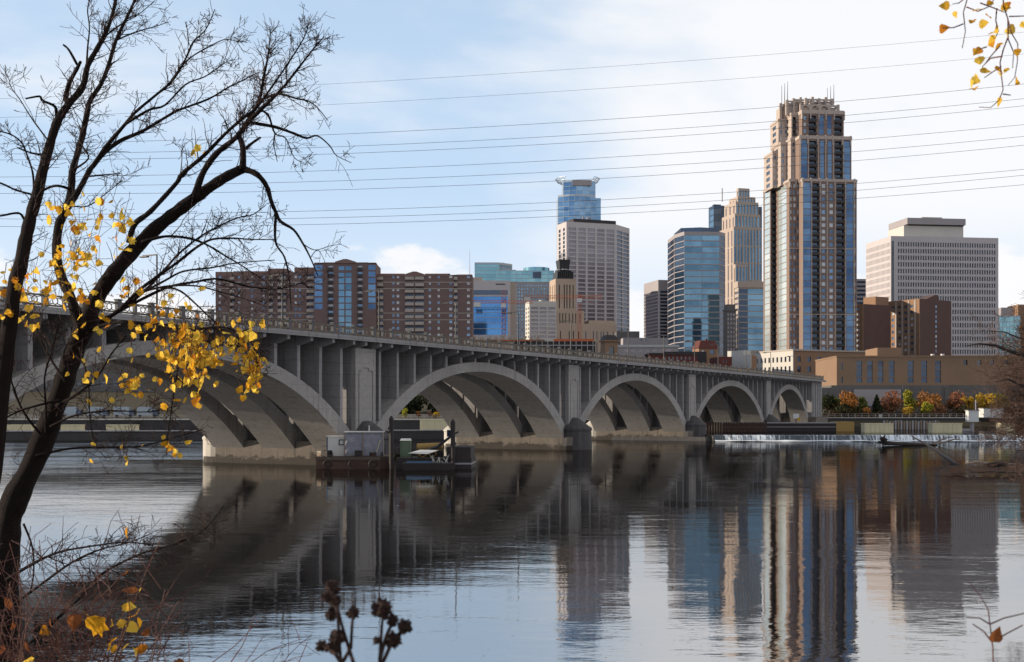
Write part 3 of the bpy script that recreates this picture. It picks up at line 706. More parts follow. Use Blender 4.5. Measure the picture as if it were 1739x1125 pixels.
b.solid('glass_slab', u(1012) + .05, u(1021.5), 9, 40, -8, b.z(334), 'g_capella')
b.solid('screen_panel', u(972), u(1005), 1.2, 3.5, b.z(315), b.z(305.5), 'gray_pre')
m = MB()
def halo(cx_, rx, ry, zc, tilt):
    P = [(cx_ + rx * math.cos(t * math.pi / 16), 24 + ry * math.sin(t * math.pi / 16), zc + tilt * math.cos(t * math.pi / 16)) for t in range(33)]
    return P
c_ = u(983); A = halo(c_, u(1018) - c_, 20, b.z(302), 0); B = halo(c_, u(1022) - c_ - .5, 23, b.z(297.5), 0); Cc = halo(c_, u(1010) - c_, 15, b.z(306), 0)
for i in [q_ for q_ in range(32) if abs(math.cos(q_ * math.pi / 16)) > .6]:
    m.tube([A[i], A[(i + 1) % 32]], .3, 4, False); m.tube([B[i], B[(i + 1) % 32]], .3, 4, False); m.tube([A[i], B[i]], .22, 4, False); m.tube([A[i], B[(i + 1) % 32]], .2, 4, False); m.tube([A[i], Cc[i]], .3, 4, False)
m.build('ring_crown', M['steel_pale'], b.o); b.done()
# ---- grey striped office
b = Bld('striped_office', 'grey office block with dark horizontal window stripes beside open sky', 1118, 900, 14)
L = b.v(1093.5); Wd = b.u(1150); zt = b.z(475.5)
rr = [(b.z(497.5 + i * 5.9), b.z(494 + i * 5.9)) for i in range(19)]
b.box(0, Wd, 0, L, -8, zt, 'gray_pre', [dict(cols=[(b.u(1121), Wd - .1)], rows=rr, g='g_navy', d=.5, name='window_band')], [dict(cols=[(.3, L - .6)], rows=rr, g='g_mauve', d=.5, name='window_band')])
b.solid('corner_pier', -.3, b.u(1120.3), -.3, -.02, -8, b.z(493), 'white_pre'); b.done()
# ---- blue green tower
b = Bld('glass_tower', 'blue green glass tower with thin pale floor bands and dark teal penthouse', 1162, 850, 2)
Wd = b.u(1222); zt = b.z(393.5)
lf = (b.u(1145, 16), 16); rt = (b.u(1231, 7), 7)
pts = [(0, 0), (Wd, 0), rt, (rt[0], 45), (lf[0], 45), lf]
rr = [(b.z(408.3 + i * 10.1), b.z(400 + i * 10.1)) for i in range(20)]
d1 = math.dist((Wd, 0), rt); d2 = math.dist(lf, (0, 0))
b.prism(pts, -8, zt, {0: dict(cols=iv(2, 0, Wd, .985), rows=rr, g='g_steel', d=.25, name='window_band'), 1: dict(cols=[(.2, d1 - .2)], rows=rr, g='g_navy', d=.25, name='window_band'),
                      4: dict(cols=[(.5, 28)], rows=rr, g='g_navy', d=.3, name='window_band'),
                      5: dict(cols=[(.2, d2 - .2)], rows=[(r0 - .1, r1 + .1) for r0, r1 in rr], g='g_navy', d=.3, name='window_band')}, 'gray_pre')
b.prism([(b.u(1158, 2), 6), (b.u(1190, 2), 2), (b.u(1222, 2), 6), (b.u(1222, 2), 35), (b.u(1158, 2), 35)], zt, b.z(385.5), {}, 'g_navy', 'penthouse'); b.done()
# ---- rose granite stepped tower
b = Bld('stepped_tower', 'tall rose tan stepped skyscraper with vertical glass stripes', 1246, 1100, 16, cap=220)
def tier(pl, pc, pr, top, bot, yo, nf, nl, gm='g_steel', last=False):
    xa = b.u(pc, yo); xb_ = b.u(pr, yo); L = b.v(pl, xa) - yo; L = max(L, 4)
    zb, ztp = b.z(bot), b.z(top)
    b.box(xa, xb_, yo, yo + L, zb, ztp, 'pink_stone', [dict(cols=iv(nf, 0, xb_ - xa, .55), rows=iv(max(1, int((ztp - zb) / 16)), zb, ztp - 2, .93), g=gm, d=.5, name='glass_strip')],
          [dict(cols=iv(nl, 0, L, .3), rows=iv(max(1, int((ztp - zb) / 16)), zb, ztp - 3, .93), g='g_mauve', d=.4, name='glass_strip')])
tier(1222, 1246, 1293.5, 385, 620, 0, 9, 4)
tier(1226, 1248, 1291, 362, 385, 2, 8, 4)
tier(1230, 1250, 1288, 341, 362, 4, 7, 3)
tier(1238, 1253, 1283, 331, 341, 7, 6, 3)
tier(1252, 1254, 1273, 315.5, 331, 10, 4, 1)
tier(1246, 1249, 1270, 450, 620, -5, 4, 1)
MB().tube([(b.u(1233), 8, b.z(341)), (b.u(1233), 8, b.z(318))], .5, 5).build('antenna', M['gray_pre'], b.o); b.done()
# ---- dark tower
b = Bld('dark_tower', 'dark blue glass tower peeking out behind the rose stepped skyscraper', 1212, 1280, 10)
L = b.v(1203.5); Wd = b.u(1294); zt = b.z(349)
rr = iv(14, b.z(500), zt - 3, .8)
b.box(0, Wd, 0, max(L, 8), -8, zt, 'g_navy', [dict(cols=iv(6, 0, Wd, .9), rows=rr, g='g_dark', d=.3, name='window_band')], [dict(cols=[(.5, max(L, 8) - .5)], rows=rr, g='g_steel', d=.3, name='window_band')])
b.solid('roof_gear', b.u(1214), b.u(1226), 3, 8, zt, b.z(346.5), 'metal_dark'); b.done()
# ---- lower blue glass tower and old stone tower
b = Bld('glass_tower', 'blue glass tower with pale curved cornice just left of the brown brick tower', 1254, 800, 8)
L = b.v(1247.5); Wd = b.u(1300); zt = b.z(488.5)
rr = [(b.z(499 + i * 9.6), b.z(491 + i * 9.6)) for i in range(11)]
b.box(0, Wd, 0, L, -8, zt, 'trim_pale', [dict(cols=[(.3, b.u(1270) - .1)], rows=rr, g='g_navy', d=.2, name='window_band'), dict(cols=[(b.u(1270), Wd - .1)], rows=rr, g='g_steel', d=.2, name='window_band')], [dict(cols=[(.3, L - .3)], rows=[(a, c - 1.6) for a, c in rr], g='g_mauve', d=.4, name='window_band')])
b.solid('cornice', -.6, Wd, -.6, L, zt + .01, b.z(478), 'pink_stone'); b.done()
b = Bld('stone_tower', 'narrow weathered grey stone tower between two glass towers', 1234, 790, 12)
L = b.v(1231); Wd = b.u(1250); zt = b.z(528)
b.box(0, Wd, 0, max(L, 6), -8, zt, 'stone_gray', [dict(cols=iv(3, .3, Wd - .3, .55), rows=iv(10, b.z(605), zt - 1, .6), g='g_mauve', d=.3)])
b.solid('cornice', -.5, Wd + .4, -.6, 6, zt + .01, b.z(525), 'stone_gray'); b.solid('attic_block', .6, Wd - .4, .4, 6, b.z(525) + .01, b.z(517), 'stone_gray'); b.done()

# ---- the brown brick residential tower
b = Bld('brick_tower', 'tallest tower, brown brick with blue glass bays and stepped cream crown', 1362, 545, 6, 8, cap=300)
FLR = 3.03
def trow(ytop, ybot, h0=.5, h1=2.5, yo=0.0):
    zt_, zb_ = b.z(ytop, 0, yo), b.z(ybot, 0, yo); n = int((zt_ - zb_) / FLR); return [(zt_ - (i + 1) * FLR + h0, zt_ - (i + 1) * FLR + h1) for i in range(n)]
def blk(pl, pc, pr, yo, top, bot, front, left=None, wm='brick_tower', dep=None):
    """front: list of (px0, px1, kind)"""
    xa, xb_ = b.u(pc, yo), b.u(pr, yo); L = dep or max(3.0, b.v(pl, xa) - yo)
    zb, ztp = b.z(bot, 0, yo), b.z(top, 0, yo); fs = []
    for p0, p1, kd in front:
        c = [(b.u(p0, yo) - xa, b.u(p1, yo) - xa)]
        if kd == 'glass': fs.append(dict(cols=c, rows=trow(top + 2, bot, .12, 2.9, yo), g='g_blue', d=.12, name='bay_glass'))
        if kd == 'bal': fs.append(dict(cols=c, rows=trow(top + 2, bot, .1, 2.75, yo), g='g_navy', d=1.5, name='balcony_door', bal='metal_dark'))
        if kd == 'win': fs.append(dict(cols=c, rows=trow(top + 2, bot, .75, 2.55, yo), g='g_win', d=.25))
        if kd == 'pale': fs.append(dict(cols=c, rows=trow(top + 2, bot, .12, 2.9, yo), g='g_pale', d=.12, name='bay_glass'))
    lf_ = None
    if left:
        lf_ = []
        for f0, f1, kd in left:
            c = [(L * f0, L * f1)]
            lf_.append(dict(cols=c, rows=trow(top + 2, bot, .12 if kd == 'pale' else .7, 2.9 if kd == 'pale' else 2.5, yo), g='g_pale' if kd == 'pale' else 'g_dark', d=.15, name='bay_glass' if kd == 'pale' else 'window'))
    b.box(xa, xb_, yo, yo + L, zb, ztp, wm, fs, lf_)
    return xa, xb_, L, ztp
def cap_(xa, xb_, yo, dep, zt, h=1.2, nm='cornice'): b.solid(nm, xa - .25, xb_ + .25, yo - .25, yo + dep - .1, zt + .01, zt + h, 'stone_tower')
main = [(1364.5, 1377, 'glass'), (1379.5, 1391.5, 'bal'), (1395.5, 1402, 'win'), (1408.5, 1415, 'win'), (1421, 1434, 'bal'), (1437.5, 1449, 'glass'), (1450.5, 1453, 'win')]
r = blk(1354, 1362.5, 1455, 0, 308, 600, main, [(.3, .7, 'win')], dep=22); cap_(r[0], r[1], 0, 22, r[3])
r = blk(1336, 1340.5, 1362, 5, 309, 600, [(1342, 1344.5, 'win'), (1347.5, 1351.5, 'win'), (1353.5, 1357.5, 'win'), (1358.6, 1361, 'bal')], [(.2, .8, 'pale')], dep=20); cap_(r[0], r[1], 5, 20, r[3])
r = blk(1322, 1334, 1341, 11, 316, 600, [(1334.8, 1340, 'pale')], [(.12, .3, 'win'), (.5, .62, 'win'), (.8, .97, 'pale')], 'stone_tower', dep=13); cap_(r[0], r[1], 11, 13, r[3])
r = blk(1298, 1308.5, 1324, 24, 321, 600, [(1310, 1321, 'bal')], [(.15, .9, 'pale')], dep=11); cap_(r[0], r[1], 24, 11, r[3])
# set-back tiers
r = blk(1348, 1358, 1446, 2, 236, 308, [(1361, 1371, 'glass'), (1374.5, 1387, 'bal'), (1393, 1399.5, 'glass'), (1406, 1412.5, 'glass'), (1418, 1431, 'bal'), (1433.5, 1444, 'glass')], [(.3, .7, 'win')], 'brick_tower', dep=20); cap_(r[0], r[1], 2, 20, r[3], 1.6)
r = blk(1330, 1343, 1358, 8, 239, 309, [(1346, 1349, 'win'), (1353, 1356, 'bal')], [(.3, .7, 'win')], 'stone_tower', dep=16); cap_(r[0], r[1], 8, 16, r[3])
r = blk(1316, 1326, 1344, 13, 246, 316, [(1328, 1331, 'win'), (1336, 1341, 'bal')], [(.3, .7, 'win')], 'stone_tower', dep=14); cap_(r[0], r[1], 13, 14, r[3])
r = blk(1305, 1312, 1327, 18, 262, 320, [(1314, 1317, 'win'), (1320, 1323, 'win')], [(.3, .7, 'win')], 'stone_tower', dep=13); cap_(r[0], r[1], 18, 13, r[3])
r = blk(1353, 1362, 1433, 4, 193, 236, [(1365, 1369, 'win'), (1373.5, 1386, 'bal'), (1391, 1399, 'glass'), (1405, 1412, 'glass'), (1417, 1430, 'bal')], [(.3, .7, 'win')], 'brick_tower', dep=18); cap_(r[0], r[1], 4, 18, r[3], 1.8)
r = blk(1334, 1344, 1364, 9, 196, 239, [(1346, 1352, 'bal'), (1356, 1359, 'win')], [(.3, .7, 'win')], 'stone_tower', dep=14); cap_(r[0], r[1], 9, 14, r[3])
r = blk(1314, 1322, 1346, 15, 207, 246, [(1325, 1328, 'win'), (1333, 1336, 'win'), (1340, 1343, 'win')], [(.3, .7, 'win')], 'stone_tower', dep=12); cap_(r[0], r[1], 15, 12, r[3])
for p in (1363.2, 1378.2, 1392.6, 1404.5, 1418, 1435.6, 1450): b.solid('pier_strip', b.u(p - .75), b.u(p + .75), -.28, -.004, b.z(598), b.z(309), 'stone_tower')
for p in (1359.5, 1372.7, 1389.5, 1402, 1415, 1432): b.solid('pier_strip', b.u(p - .75, 2), b.u(p + .75, 2), 1.75, 1.996, b.z(308, 0, 2) + .3, b.z(237, 0, 2), 'stone_tower')
# buttress posts on set-backs
for pxs, yo, y0, y1 in (((1363, 1377, 1391, 1403, 1417, 1434), 3.6, 193, 188), ((1360, 1372, 1389, 1403, 1415, 1431, 1445), 1.6, 236, 229), ((1364, 1378, 1393, 1405, 1418, 1436, 1452), -.35, 308, 302), ((1342, 1352), 4.6, 309, 304), ((1325, 1335, 1343), 14.6, 207, 201), ((1313, 1319), 17.6, 262, 255)):
    for p in pxs: b.solid('buttress', b.u(p - 1.1, yo), b.u(p + 1.1, yo), yo, yo + 1.2, b.z(y0 + 9, 0, yo), b.z(y1, 0, yo), 'stone_tower')
# crown
def crown(pl, pr, yo, dep, top, bot, n, arch_=True):
    xa, xb_ = b.u(pl, yo), b.u(pr, yo); zb, zt_ = b.z(bot, 0, yo), b.z(top, 0, yo); wdt = (xb_ - xa) / n
    b.solid('crown_core', xa + .8, xb_ - .8, yo + 1.2, yo + dep - 1, zb, zt_ - 1.2, 'stone_tower')
    for i in range(n + 1): b.solid('crown_pier', xa + i * wdt - .55, xa + i * wdt + .55, yo, yo + 1.2, zb, zt_ + (.6 if i % 2 else 0), 'stone_tower')
    for i in range(n):
        m = MB(); xc_ = xa + (i + .5) * wdt; rr_ = wdt / 2 - .58; zc = zt_ - rr_ - .9
        P = [(xc_ - rr_, yo + .15, zt_ - .3)] + [(xc_ - rr_ * math.cos(t * math.pi / 8), yo + .15, zc + rr_ * math.sin(t * math.pi / 8)) for t in range(9)] + [(xc_ + rr_, yo + .15, zt_ - .3)]
        m.extrude(P[::-1], (0, .9, 0)); m.build('crown_arch', M['stone_tower'], b.o)
crown(1361, 1424, 6, 14, 176, 193, 4); crown(1369, 1414, 8, 10, 166, 177, 4)
crown(1337, 1360, 11, 11, 170, 196, 2); crown(1326, 1342, 15, 10, 176, 207, 2); crown(1348, 1372, 14, 9, 167, 190, 2)
for p, y in ((1327.5, 146), (1332.5, 142), (1337.5, 139)): MB().tube([(b.u(p, 18), 18, b.z(180, 0, 18)), (b.u(p, 18), 18, b.z(y, 0, 18))], [.22, .12], 5).build('antenna', M['gray_pre'], b.o)
for p, y in ((1405, 148), (1410.5, 145), (1416, 142)): MB().tube([(b.u(p, 12), 12, b.z(176, 0, 12)), (b.u(p, 12), 12, b.z(y, 0, 12))], [.22, .12], 5).build('antenna', M['gray_pre'], b.o)
for y in (421, 533): b.solid('belt_course', b.u(1363, 0), b.u(1455, 0), -.2, -.003, b.z(y + 1.8), b.z(y), 'stone_tower'); b.solid('belt_course', b.u(1341, 5), b.u(1362, 5), 4.8, 4.997, b.z(y + 2.2, 0, 5), b.z(y + .4, 0, 5), 'stone_tower')
b.done()
# ---- podium of the tower
b = Bld('podium_building', 'low cream and brown building at the foot of the tall brick tower', 1347, 500, 24, 6)
L = b.v(1283); Wd = b.u(1484); zt = b.z(596)
rr = [(b.z(632), b.z(622)), (b.z(614.5), b.z(605.5))]
b.box(0, Wd, 0, L, -6, zt, 'brick_mid', [dict(cols=[(b.u(p), b.u(p + 6)) for p in (1354, 1371, 1388, 1405, 1422, 1440, 1458)], rows=rr, g='g_navy', d=.35)])
b.prism([(-.35, -.3), (-.02, -.3), (-.02, L), (-.35, L)], -6, zt - .02, {3: dict(cols=[(L - b.v(p), L - b.v(p + 2.2)) for p in (1286, 1295, 1299, 1307.5, 1311.5, 1320, 1330, 1341)] and iv(9, .5, L - .5, .42), rows=rr, g='g_navy', d=.2)}, 'white_warm', 'stone_facing')
b.solid('coping', -.5, Wd, -.45, L, zt + .01, zt + .7, 'trim_pale'); b.done()
# ---- white office slab on the right
b = Bld('white_office', 'broad white office slab with rows of narrow windows and mauve penthouse', 1513, 720, 7.4, 8, cap=300)
L = b.v(1470.5); Wd = b.u(1695.5); zt = b.z(401)
rr = [(b.z(418.5 + i * 11.4), b.z(411 + i * 11.4)) for i in range(18)]
b.box(0, Wd, 0, L, -8, zt, 'white_pre', [dict(cols=[(b.u(1514), b.u(1518))], rows=[(r0 - .8, r1 + .6) for r0, r1 in rr], g='g_dark', d=.4, name='window'), dict(cols=[(p, p + .9) for p in [b.u(1525) + i * (b.u(1688) - b.u(1525)) / 39 for i in range(40)]], rows=rr, g='g_dark', d=.55)],
      [dict(cols=iv(20, .6, L - .6, .3), rows=rr, g='g_mauve', d=.35)])
xa = b.u(1535, 8)
b.box(xa, b.u(1636, 8), 8, 30, zt, b.z(379), 'white_warm', name='penthouse_base')
b.solid('penthouse', b.u(1541, 6), b.u(1640, 6), 6, 32, b.z(379) + .6, b.z(366.5), 'gray_pre')
b.solid('penthouse_slot', b.u(1544, 7), b.u(1637, 7), 7, 31, b.z(379) + .02, b.z(379) + .6, 'roof_dark')
b.solid('roof_gear', b.u(1566, 10), b.u(1600, 10), 10, 20, b.z(366.5), b.z(363), 'pink_stone'); b.done()
b = Bld('grey_office', 'small slice of grey banded building right of the brick tower', 1455, 820, 0)
b.box(0, b.u(1474), 0, 15, -8, b.z(474), 'gray_pre', [dict(cols=[(.2, b.u(1474) - .2)], rows=iv(9, b.z(540), b.z(476), .5), g='g_navy', d=.3, name='window_band')]); b.done()
b = Bld('glass_office', 'pale blue grey glass building at the far right edge behind the brush', 1697, 830, 0)
b.box(0, b.u(1733), 0, 25, -8, b.z(536), 'steel_pale', [dict(cols=iv(6, 0, b.u(1733), .94), rows=iv(7, b.z(600), b.z(538), .85), g='g_teal', d=.2, name='window_band')])
b.box(b.u(1700, 8), b.u(1770, 8), 8, 30, b.z(540), b.z(521), 'gray_pre'); b.solid('dark_block', b.u(1731), b.u(1780), 2, 20, -8, b.z(517), 'brick_mid'); b.done()
# ---- dark brick apartment pair
b = Bld('brick_building', 'dark brown brick block with sunlit left face and slanted roof top', 1562, 580, 33, 8)
L = b.v(1508); Wd = b.u(1615.5); zt = b.z(507.5)
zc_ = lambda y: b.z(y)
rr = [(b.z(521.5 + i * 10.6), b.z(517 + i * 10.6)) for i in range(9)]
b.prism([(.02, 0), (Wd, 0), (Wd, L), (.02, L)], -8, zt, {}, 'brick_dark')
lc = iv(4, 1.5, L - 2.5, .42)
b.prism([(-.35, -.02), (0, -.02), (0, L), (-.35, L)], -8, zt + .02, {3: dict(cols=lc, rows=rr, g='g_win', d=.25)}, 'brick_mid', 'sunlit_tone_face')  # left face in a paler brick: its sunlight is put into the colour
for a_, c_2 in lc: b.solid('pier_strip', -.6, -.352, L - c_2 - 1.6, L - c_2 - .7, -8, zt - .5, 'trim_pale')
x1 = b.u(1593); MB().extrude([(x1 * .35, 0, zt), (x1, 0, zt), (x1, 0, b.z(499)), (x1 * .85, 0, b.z(499))], (0, 6, 0)).build('slanted_top', M['brick_dark'], b.o)
for i in range(10): b.solid('stair_window', b.u(1588.5), b.u(1590.5), -.06, .05, b.z(598 - i * 8.5), b.z(593.5 - i * 8.5), 'g_win')
b.done()
b = Bld('brick_building', 'dark brick wing in deep shade standing left of the sunlit brick block', 1466, 575, 30, 8)
L = b.v(1458); Wd = b.u(1513); zt = b.z(516.5)
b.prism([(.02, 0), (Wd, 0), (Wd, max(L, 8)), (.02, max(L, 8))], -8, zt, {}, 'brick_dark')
b.prism([(-.35, -.02), (0, -.02), (0, max(L, 8)), (-.35, max(L, 8))], -8, zt + .02, {3: dict(cols=iv(1, .5, max(L, 8) - .5, .5), rows=iv(9, b.z(600), zt - 1, .45), g='g_win', d=.25)}, 'brick_mid', 'sunlit_tone_face')  # paler skin on the same brick wing, sunlight painted in by colour
b.solid('penthouse', b.u(1487, 4), b.u(1509, 4), 4, 12, zt, b.z(500.5), 'brick_mid'); b.done()
# ---- long tan brick post hall
b = Bld('brick_hall', 'long low tan brick hall with tall slot windows on a stone base', 1421, 430, -3, 4, cap=280)
L = b.v(1385); Wd = b.u(1790); zb = b.z(655); zt = b.z(607)
tall = [(b.z(650.5), b.z(641.5)), (b.z(640.5), b.z(629)), (b.z(628), b.z(620.5)), (b.z(619.7), b.z(613.5))]
cf = [(b.u(p), b.u(p + w_)) for p, w_ in ((1454.5, 9.5), (1472.5, 9.5), (1491, 9), (1509.5, 9.5), (1541.5, 10), (1564.5, 10), (1588, 10))]
b.box(0, Wd, 0, L, zb, zt, 'brick_tan', [dict(cols=cf, rows=tall, g='g_navy', d=.5), dict(cols=[(b.u(1428), b.u(1431.5))], rows=[(b.z(651), b.z(640)), (b.z(629), b.z(616))], g='g_dark', d=.4), dict(cols=[(b.u(p), b.u(p + 7)) for p in (1636, 1660, 1682, 1706)], rows=[(b.z(621), b.z(612))], g='g_dark', d=.8)],
      [dict(cols=[(L - b.v(p + wd_), L - b.v(p)) for p, wd_ in ((1396.5, 2.6), (1403.5, 2.6))], rows=[(zb + .8, zt - 2)], g='g_dark', d=.6),
       dict(cols=[(L - b.v(p + wd_), L - b.v(p)) for p, wd_ in ((1389, 2), (1412, 2))], rows=[(zb + 1.5, zb + 4.5), (zt - 4.8, zt - 2)], g='g_dark', d=.5)])
b.solid('coping', -.2, Wd, -.2, L + .1, zt + .01, zt + .55, 'brick_tan')
b.solid('roof_house', b.u(1490, 8), b.u(1531, 8), 8, 26, zt, b.z(591, 0, 8), 'brick_tan')
for p in (1583, 1600): b.solid('roof_vent', b.u(p, 4), b.u(p + 4, 4), 4, 6, zt, b.z(601), 'white_paint')
bb = MB(); b.solid('stone_base', -2.5, Wd, -2.5, L, -4, zb + .02, 'stone_gray')
for i, (p0, p1, y0, y1) in enumerate(((1395, 1447, 659, 687), (1450, 1530, 662, 690), (1533, 1548, 655.5, 690), (1566, 1598, 657, 690), (1604, 1612, 655.5, 690), (1618, 1652, 664, 690), (1660, 1700, 668, 690))):
    b.solid('base_panel', b.u(p0, -2.5), b.u(p1, -2.5), -2.75, -2.502, b.z(y1), b.z(y0), 'gray_pre' if i == 1 else 'stone_gray')
b.done()

# ---- low buildings behind the parapet
def low(name, label, p0, p1, top, Z, wm, yaw=0, wins=None, g=6, roof=None, left=None):
    b = Bld(name, label, p0, Z, yaw, g); Wd = b.u(p1); zt = b.z(top)
    L = b.v(left) if left else 14
    sp = None
    if wins: sp = [dict(cols=[(b.u(a), b.u(c)) for a, c in wins[0]], rows=[(b.z(y1), b.z(y0)) for y0, y1 in wins[1]], g=wins[2], d=.3)]
    b.box(0, Wd, 0, L, -6, zt, wm, sp)
    if roof: b.solid('roof', -.4, Wd + .4, -.4, L + .3, zt + .01, zt + roof[1], roof[0])
    b.done(); return b
b = low('parking_structure', 'unfinished pinkish concrete parking deck with columns behind the parapet', 800, 925, 577, 560, 'pink_stone', 0)
for i in range(6): b.solid('column', b.u(812 + i * 19), b.u(815 + i * 19), -.6, -.1, b.z(585), b.z(569.5), 'concrete_pale')
b.solid('slab_edge', b.u(800), b.u(925), -1, -.61, b.z(579.5), b.z(577.2), 'brick_mid')
for i in range(10): b.solid('upstand', b.u(803 + i * 12), b.u(809 + i * 12), .5, 3, b.z(577), b.z(random.uniform(570, 574)), 'pink_stone')
b = low('scaffold_deck', 'dark construction deck with orange netting below the deco tower', 868, 1011, 580, 500, 'roof_dark', 0)
b.solid('netting', b.u(940), b.u(1008), -.4, -.1, b.z(580), b.z(576), 'orange'); b.solid('netting', b.u(845), b.u(905), -.4, -.1, b.z(579.5), b.z(578), 'orange')
for i in range(15): b.solid('post', b.u(872 + i * 9.6), b.u(873.3 + i * 9.6), -.5, -.1, b.z(600), b.z(580), 'concrete_pale')
b.solid('slab_edge', b.u(868), b.u(1011), -.7, -.51, b.z(588), b.z(586), 'gray_pre')
b = Bld('brick_turret', 'small orange brick turret with dark mansard roof by yellow trees', 1028, 480, 14, 6)
Wd = b.u(1049); L = b.v(1024); zt = b.z(580)
b.box(0, Wd, 0, 6, -6, zt, 'brick_tan', [dict(cols=[(Wd * .32, Wd * .7)], rows=[(b.z(603), b.z(589))], g='g_dark', d=.5)])
MB().prism([(-.7, -.7), (Wd + .7, -.7), (Wd + .7, 6.6), (-.7, 6.6)], zt, zt + .5).build('cornice', M['brick_mid'], b.o)
MB().prism([(-.4, -.4), (Wd + .4, -.4), (Wd + .4, 6.3), (-.4, 6.3)], zt + .5, b.z(569), [(.8, .8), (Wd - .8, .8), (Wd - .8, 5.2), (.8, 5.2)]).build('mansard_roof', M['roof_dark'], b.o); b.done()
low('depot', 'long low pale grey flat roofed depot below the striped office', 1048, 1152, 590, 600, 'gray_pre', 0, roof=('roof_pale', 1.2), wins=([(1060 + i * 12, 1068 + i * 12) for i in range(7)], [(593, 598)], 'g_mauve'))
low('service_block', 'mauve service block with small windows above the grey depot', 1058, 1135, 574, 680, 'gray_pre', 0, wins=([(1088, 1091), (1096, 1099)], [(576, 579)], 'g_dark'))
low('grey_block', 'square grey block at the foot of the white office tower', 1047, 1086, 563, 720, 'stone_gray', 0)
low('brick_warehouse', 'dark red brick warehouse with flat roof behind the bridge parapet', 1103, 1184, 603, 470, 'brick_red', 0, wins=([(1128 + i * 7, 1131 + i * 7) for i in range(7)], [(606, 611)], 'g_dark'), roof=('roof_dark', .8))
low('roof_canopy', 'dark flat canopy building with a green box on the roof', 1126, 1200, 597.5, 500, 'roof_dark', 0)
b = Bld('mansard_house', 'dark red mansard roofed house below the blue green tower', 1187, 520, 12, 6)
Wd = b.u(1219); zt = b.z(592)
b.box(0, Wd, 0, 8, -6, zt, 'brick_mid', [dict(cols=[(b.u(1192), b.u(1196)), (b.u(1206), b.u(1213))], rows=[(b.z(601), b.z(594.5))], g='g_win', d=.3)])
MB().prism([(-.4, -.4), (Wd + .4, -.4), (Wd + .4, 8.3), (-.4, 8.3)], zt + .01, b.z(578), [(1.3, 1.3), (Wd - 1, 1.3), (Wd - 1, 7), (1.3, 7)]).build('mansard_roof', M['brick_red'], b.o)
b.solid('chimney', b.u(1203), b.u(1205.5), 3, 4, b.z(578), b.z(574.5), 'brick_red'); b.done()
low('brick_rowhouse', 'dark red brick row house right of the orange bare tree', 1221, 1243, 606, 470, 'brick_red', 6, wins=([(1228, 1230), (1233, 1235)], [(611, 617)], 'g_dark'))
b = low('cream_building', 'cream low building with brown right side beside the tower podium', 1276, 1285, 604, 480, 'brick_mid', 30, left=1243)
b.solid('rooftop_unit', 1, 5, 6, 16, b.z(604), b.z(594), 'white_warm'); b.prism([(-.3, -.05), (-.02, -.05), (-.02, b.v(1243)), (-.3, b.v(1243))], -6, b.z(604) + .4, {}, 'white_warm', 'stone_facing')

low('mill_building', 'long brown mill building glimpsed through the left arch', 20, 345, 614, 440, 'stone_gray', 0, wins=([(30 + i * 20, 40 + i * 20) for i in range(15)], [(648, 656), (663, 671)], 'g_dark'))
low('mill_building', 'darker brown storage building glimpsed at the left edge under the bridge', -160, 15, 630, 450, 'brick_dark', 0)
# ---- tower cranes
def crane(label, px, ytop, ybase, Z, jl, jr, yj):
    p = W(px, ybase, Z); o = thing('tower_crane', label, 'crane', p); k = Z / F
    m = MB(); h = (ybase - ytop) * k; s_ = .9
    for a in (-s_, s_):
        for c in (-s_, s_): m.tube([(a, c, 0), (a, c, h)], .12, 4)
    nst = int(h / 2.4)
    for i in range(nst):
        z0_, z1_ = h * i / nst, h * (i + 1) / nst; m.tube([(-s_, -s_, z0_), (s_, -s_, z1_)], .1, 4); m.tube([(s_, s_, z0_), (-s_, s_, z1_)], .1, 4)
    m.build('mast', M['orange'], o)
    zj = (ybase - yj) * k; m = MB(); xa, xb2 = (jl - px) * k, (jr - px) * k
    m.tube([(xa, -.6, zj), (xb2, -.6, zj)], .14, 4); m.tube([(xa, .6, zj), (xb2, .6, zj)], .14, 4); m.tube([(xa, 0, zj + 1.3), (xb2, 0, zj + 1.3)], .14, 4)
    n = int((xb2 - xa) / 2.2)
    for i in range(n):
        x_ = xa + (xb2 - xa) * i / n; x2 = xa + (xb2 - xa) * (i + 1) / n; m.tube([(x_, -.6, zj), (x2, 0, zj + 1.3)], .09, 4); m.tube([(x_, .6, zj), (x2, 0, zj + 1.3)], .09, 4)
    m.build('jib', M['orange'], o)
    MB().box(-1.2, 1.2, -1.6, 0, zj - 2.4, zj - .3).build('cab', M['white_paint'], o)
    MB().box(xa + .5, xa + 4, -1, 1, zj - 2, zj + .3).build('counterweight', M['white_paint'], o)
crane('orange tower crane in front of the blue glass office', 855, 493, 572, 600, 803, 906, 515)
crane('orange tower crane with its jib crossing the deco tower', 984, 500, 600, 640, 888, 1022, 506.5)
# ================================================================ POWER LINES
wires = [(245, 229, 143, 'first, topmost of the dark lines'), (262, 250, 168, 'second from the top'), (272, 262, 180, 'third from the top'), (301, 290, 212, 'fourth from the top'),
         (316, 308, 232, 'fifth from the top'), (329, 323, 247, 'sixth from the top'), (364, 358, 288, 'third from the bottom'), (372, 370, 298, 'second from the bottom'), (385, 381, 314, 'lowest')]
def wire(ya, yb, yc, lab, r):
    # parabola through px 0, 560, 1739 at depth 110
    x1, x2 = 560., 1739.; c = ya; A = ((yc - c) / x2 - (yb - c) / x1) / (x2 - x1); B = (yb - c) / x1 - A * x1
    pts = [W(x, A * x * x + B * x + c, 112) for x in range(-500, 2300, 100)]
    m = MB().tube([p - pts[0] for p in pts], r, 5); o = m.build('power_line', M['metal_dark']); o.location = pts[0]
    tag(o, 'dark power line across the sky, ' + lab, 'power line', 'power lines across the sky')
for a, b_, c, l in wires: wire(a, b_, c, l, .017)
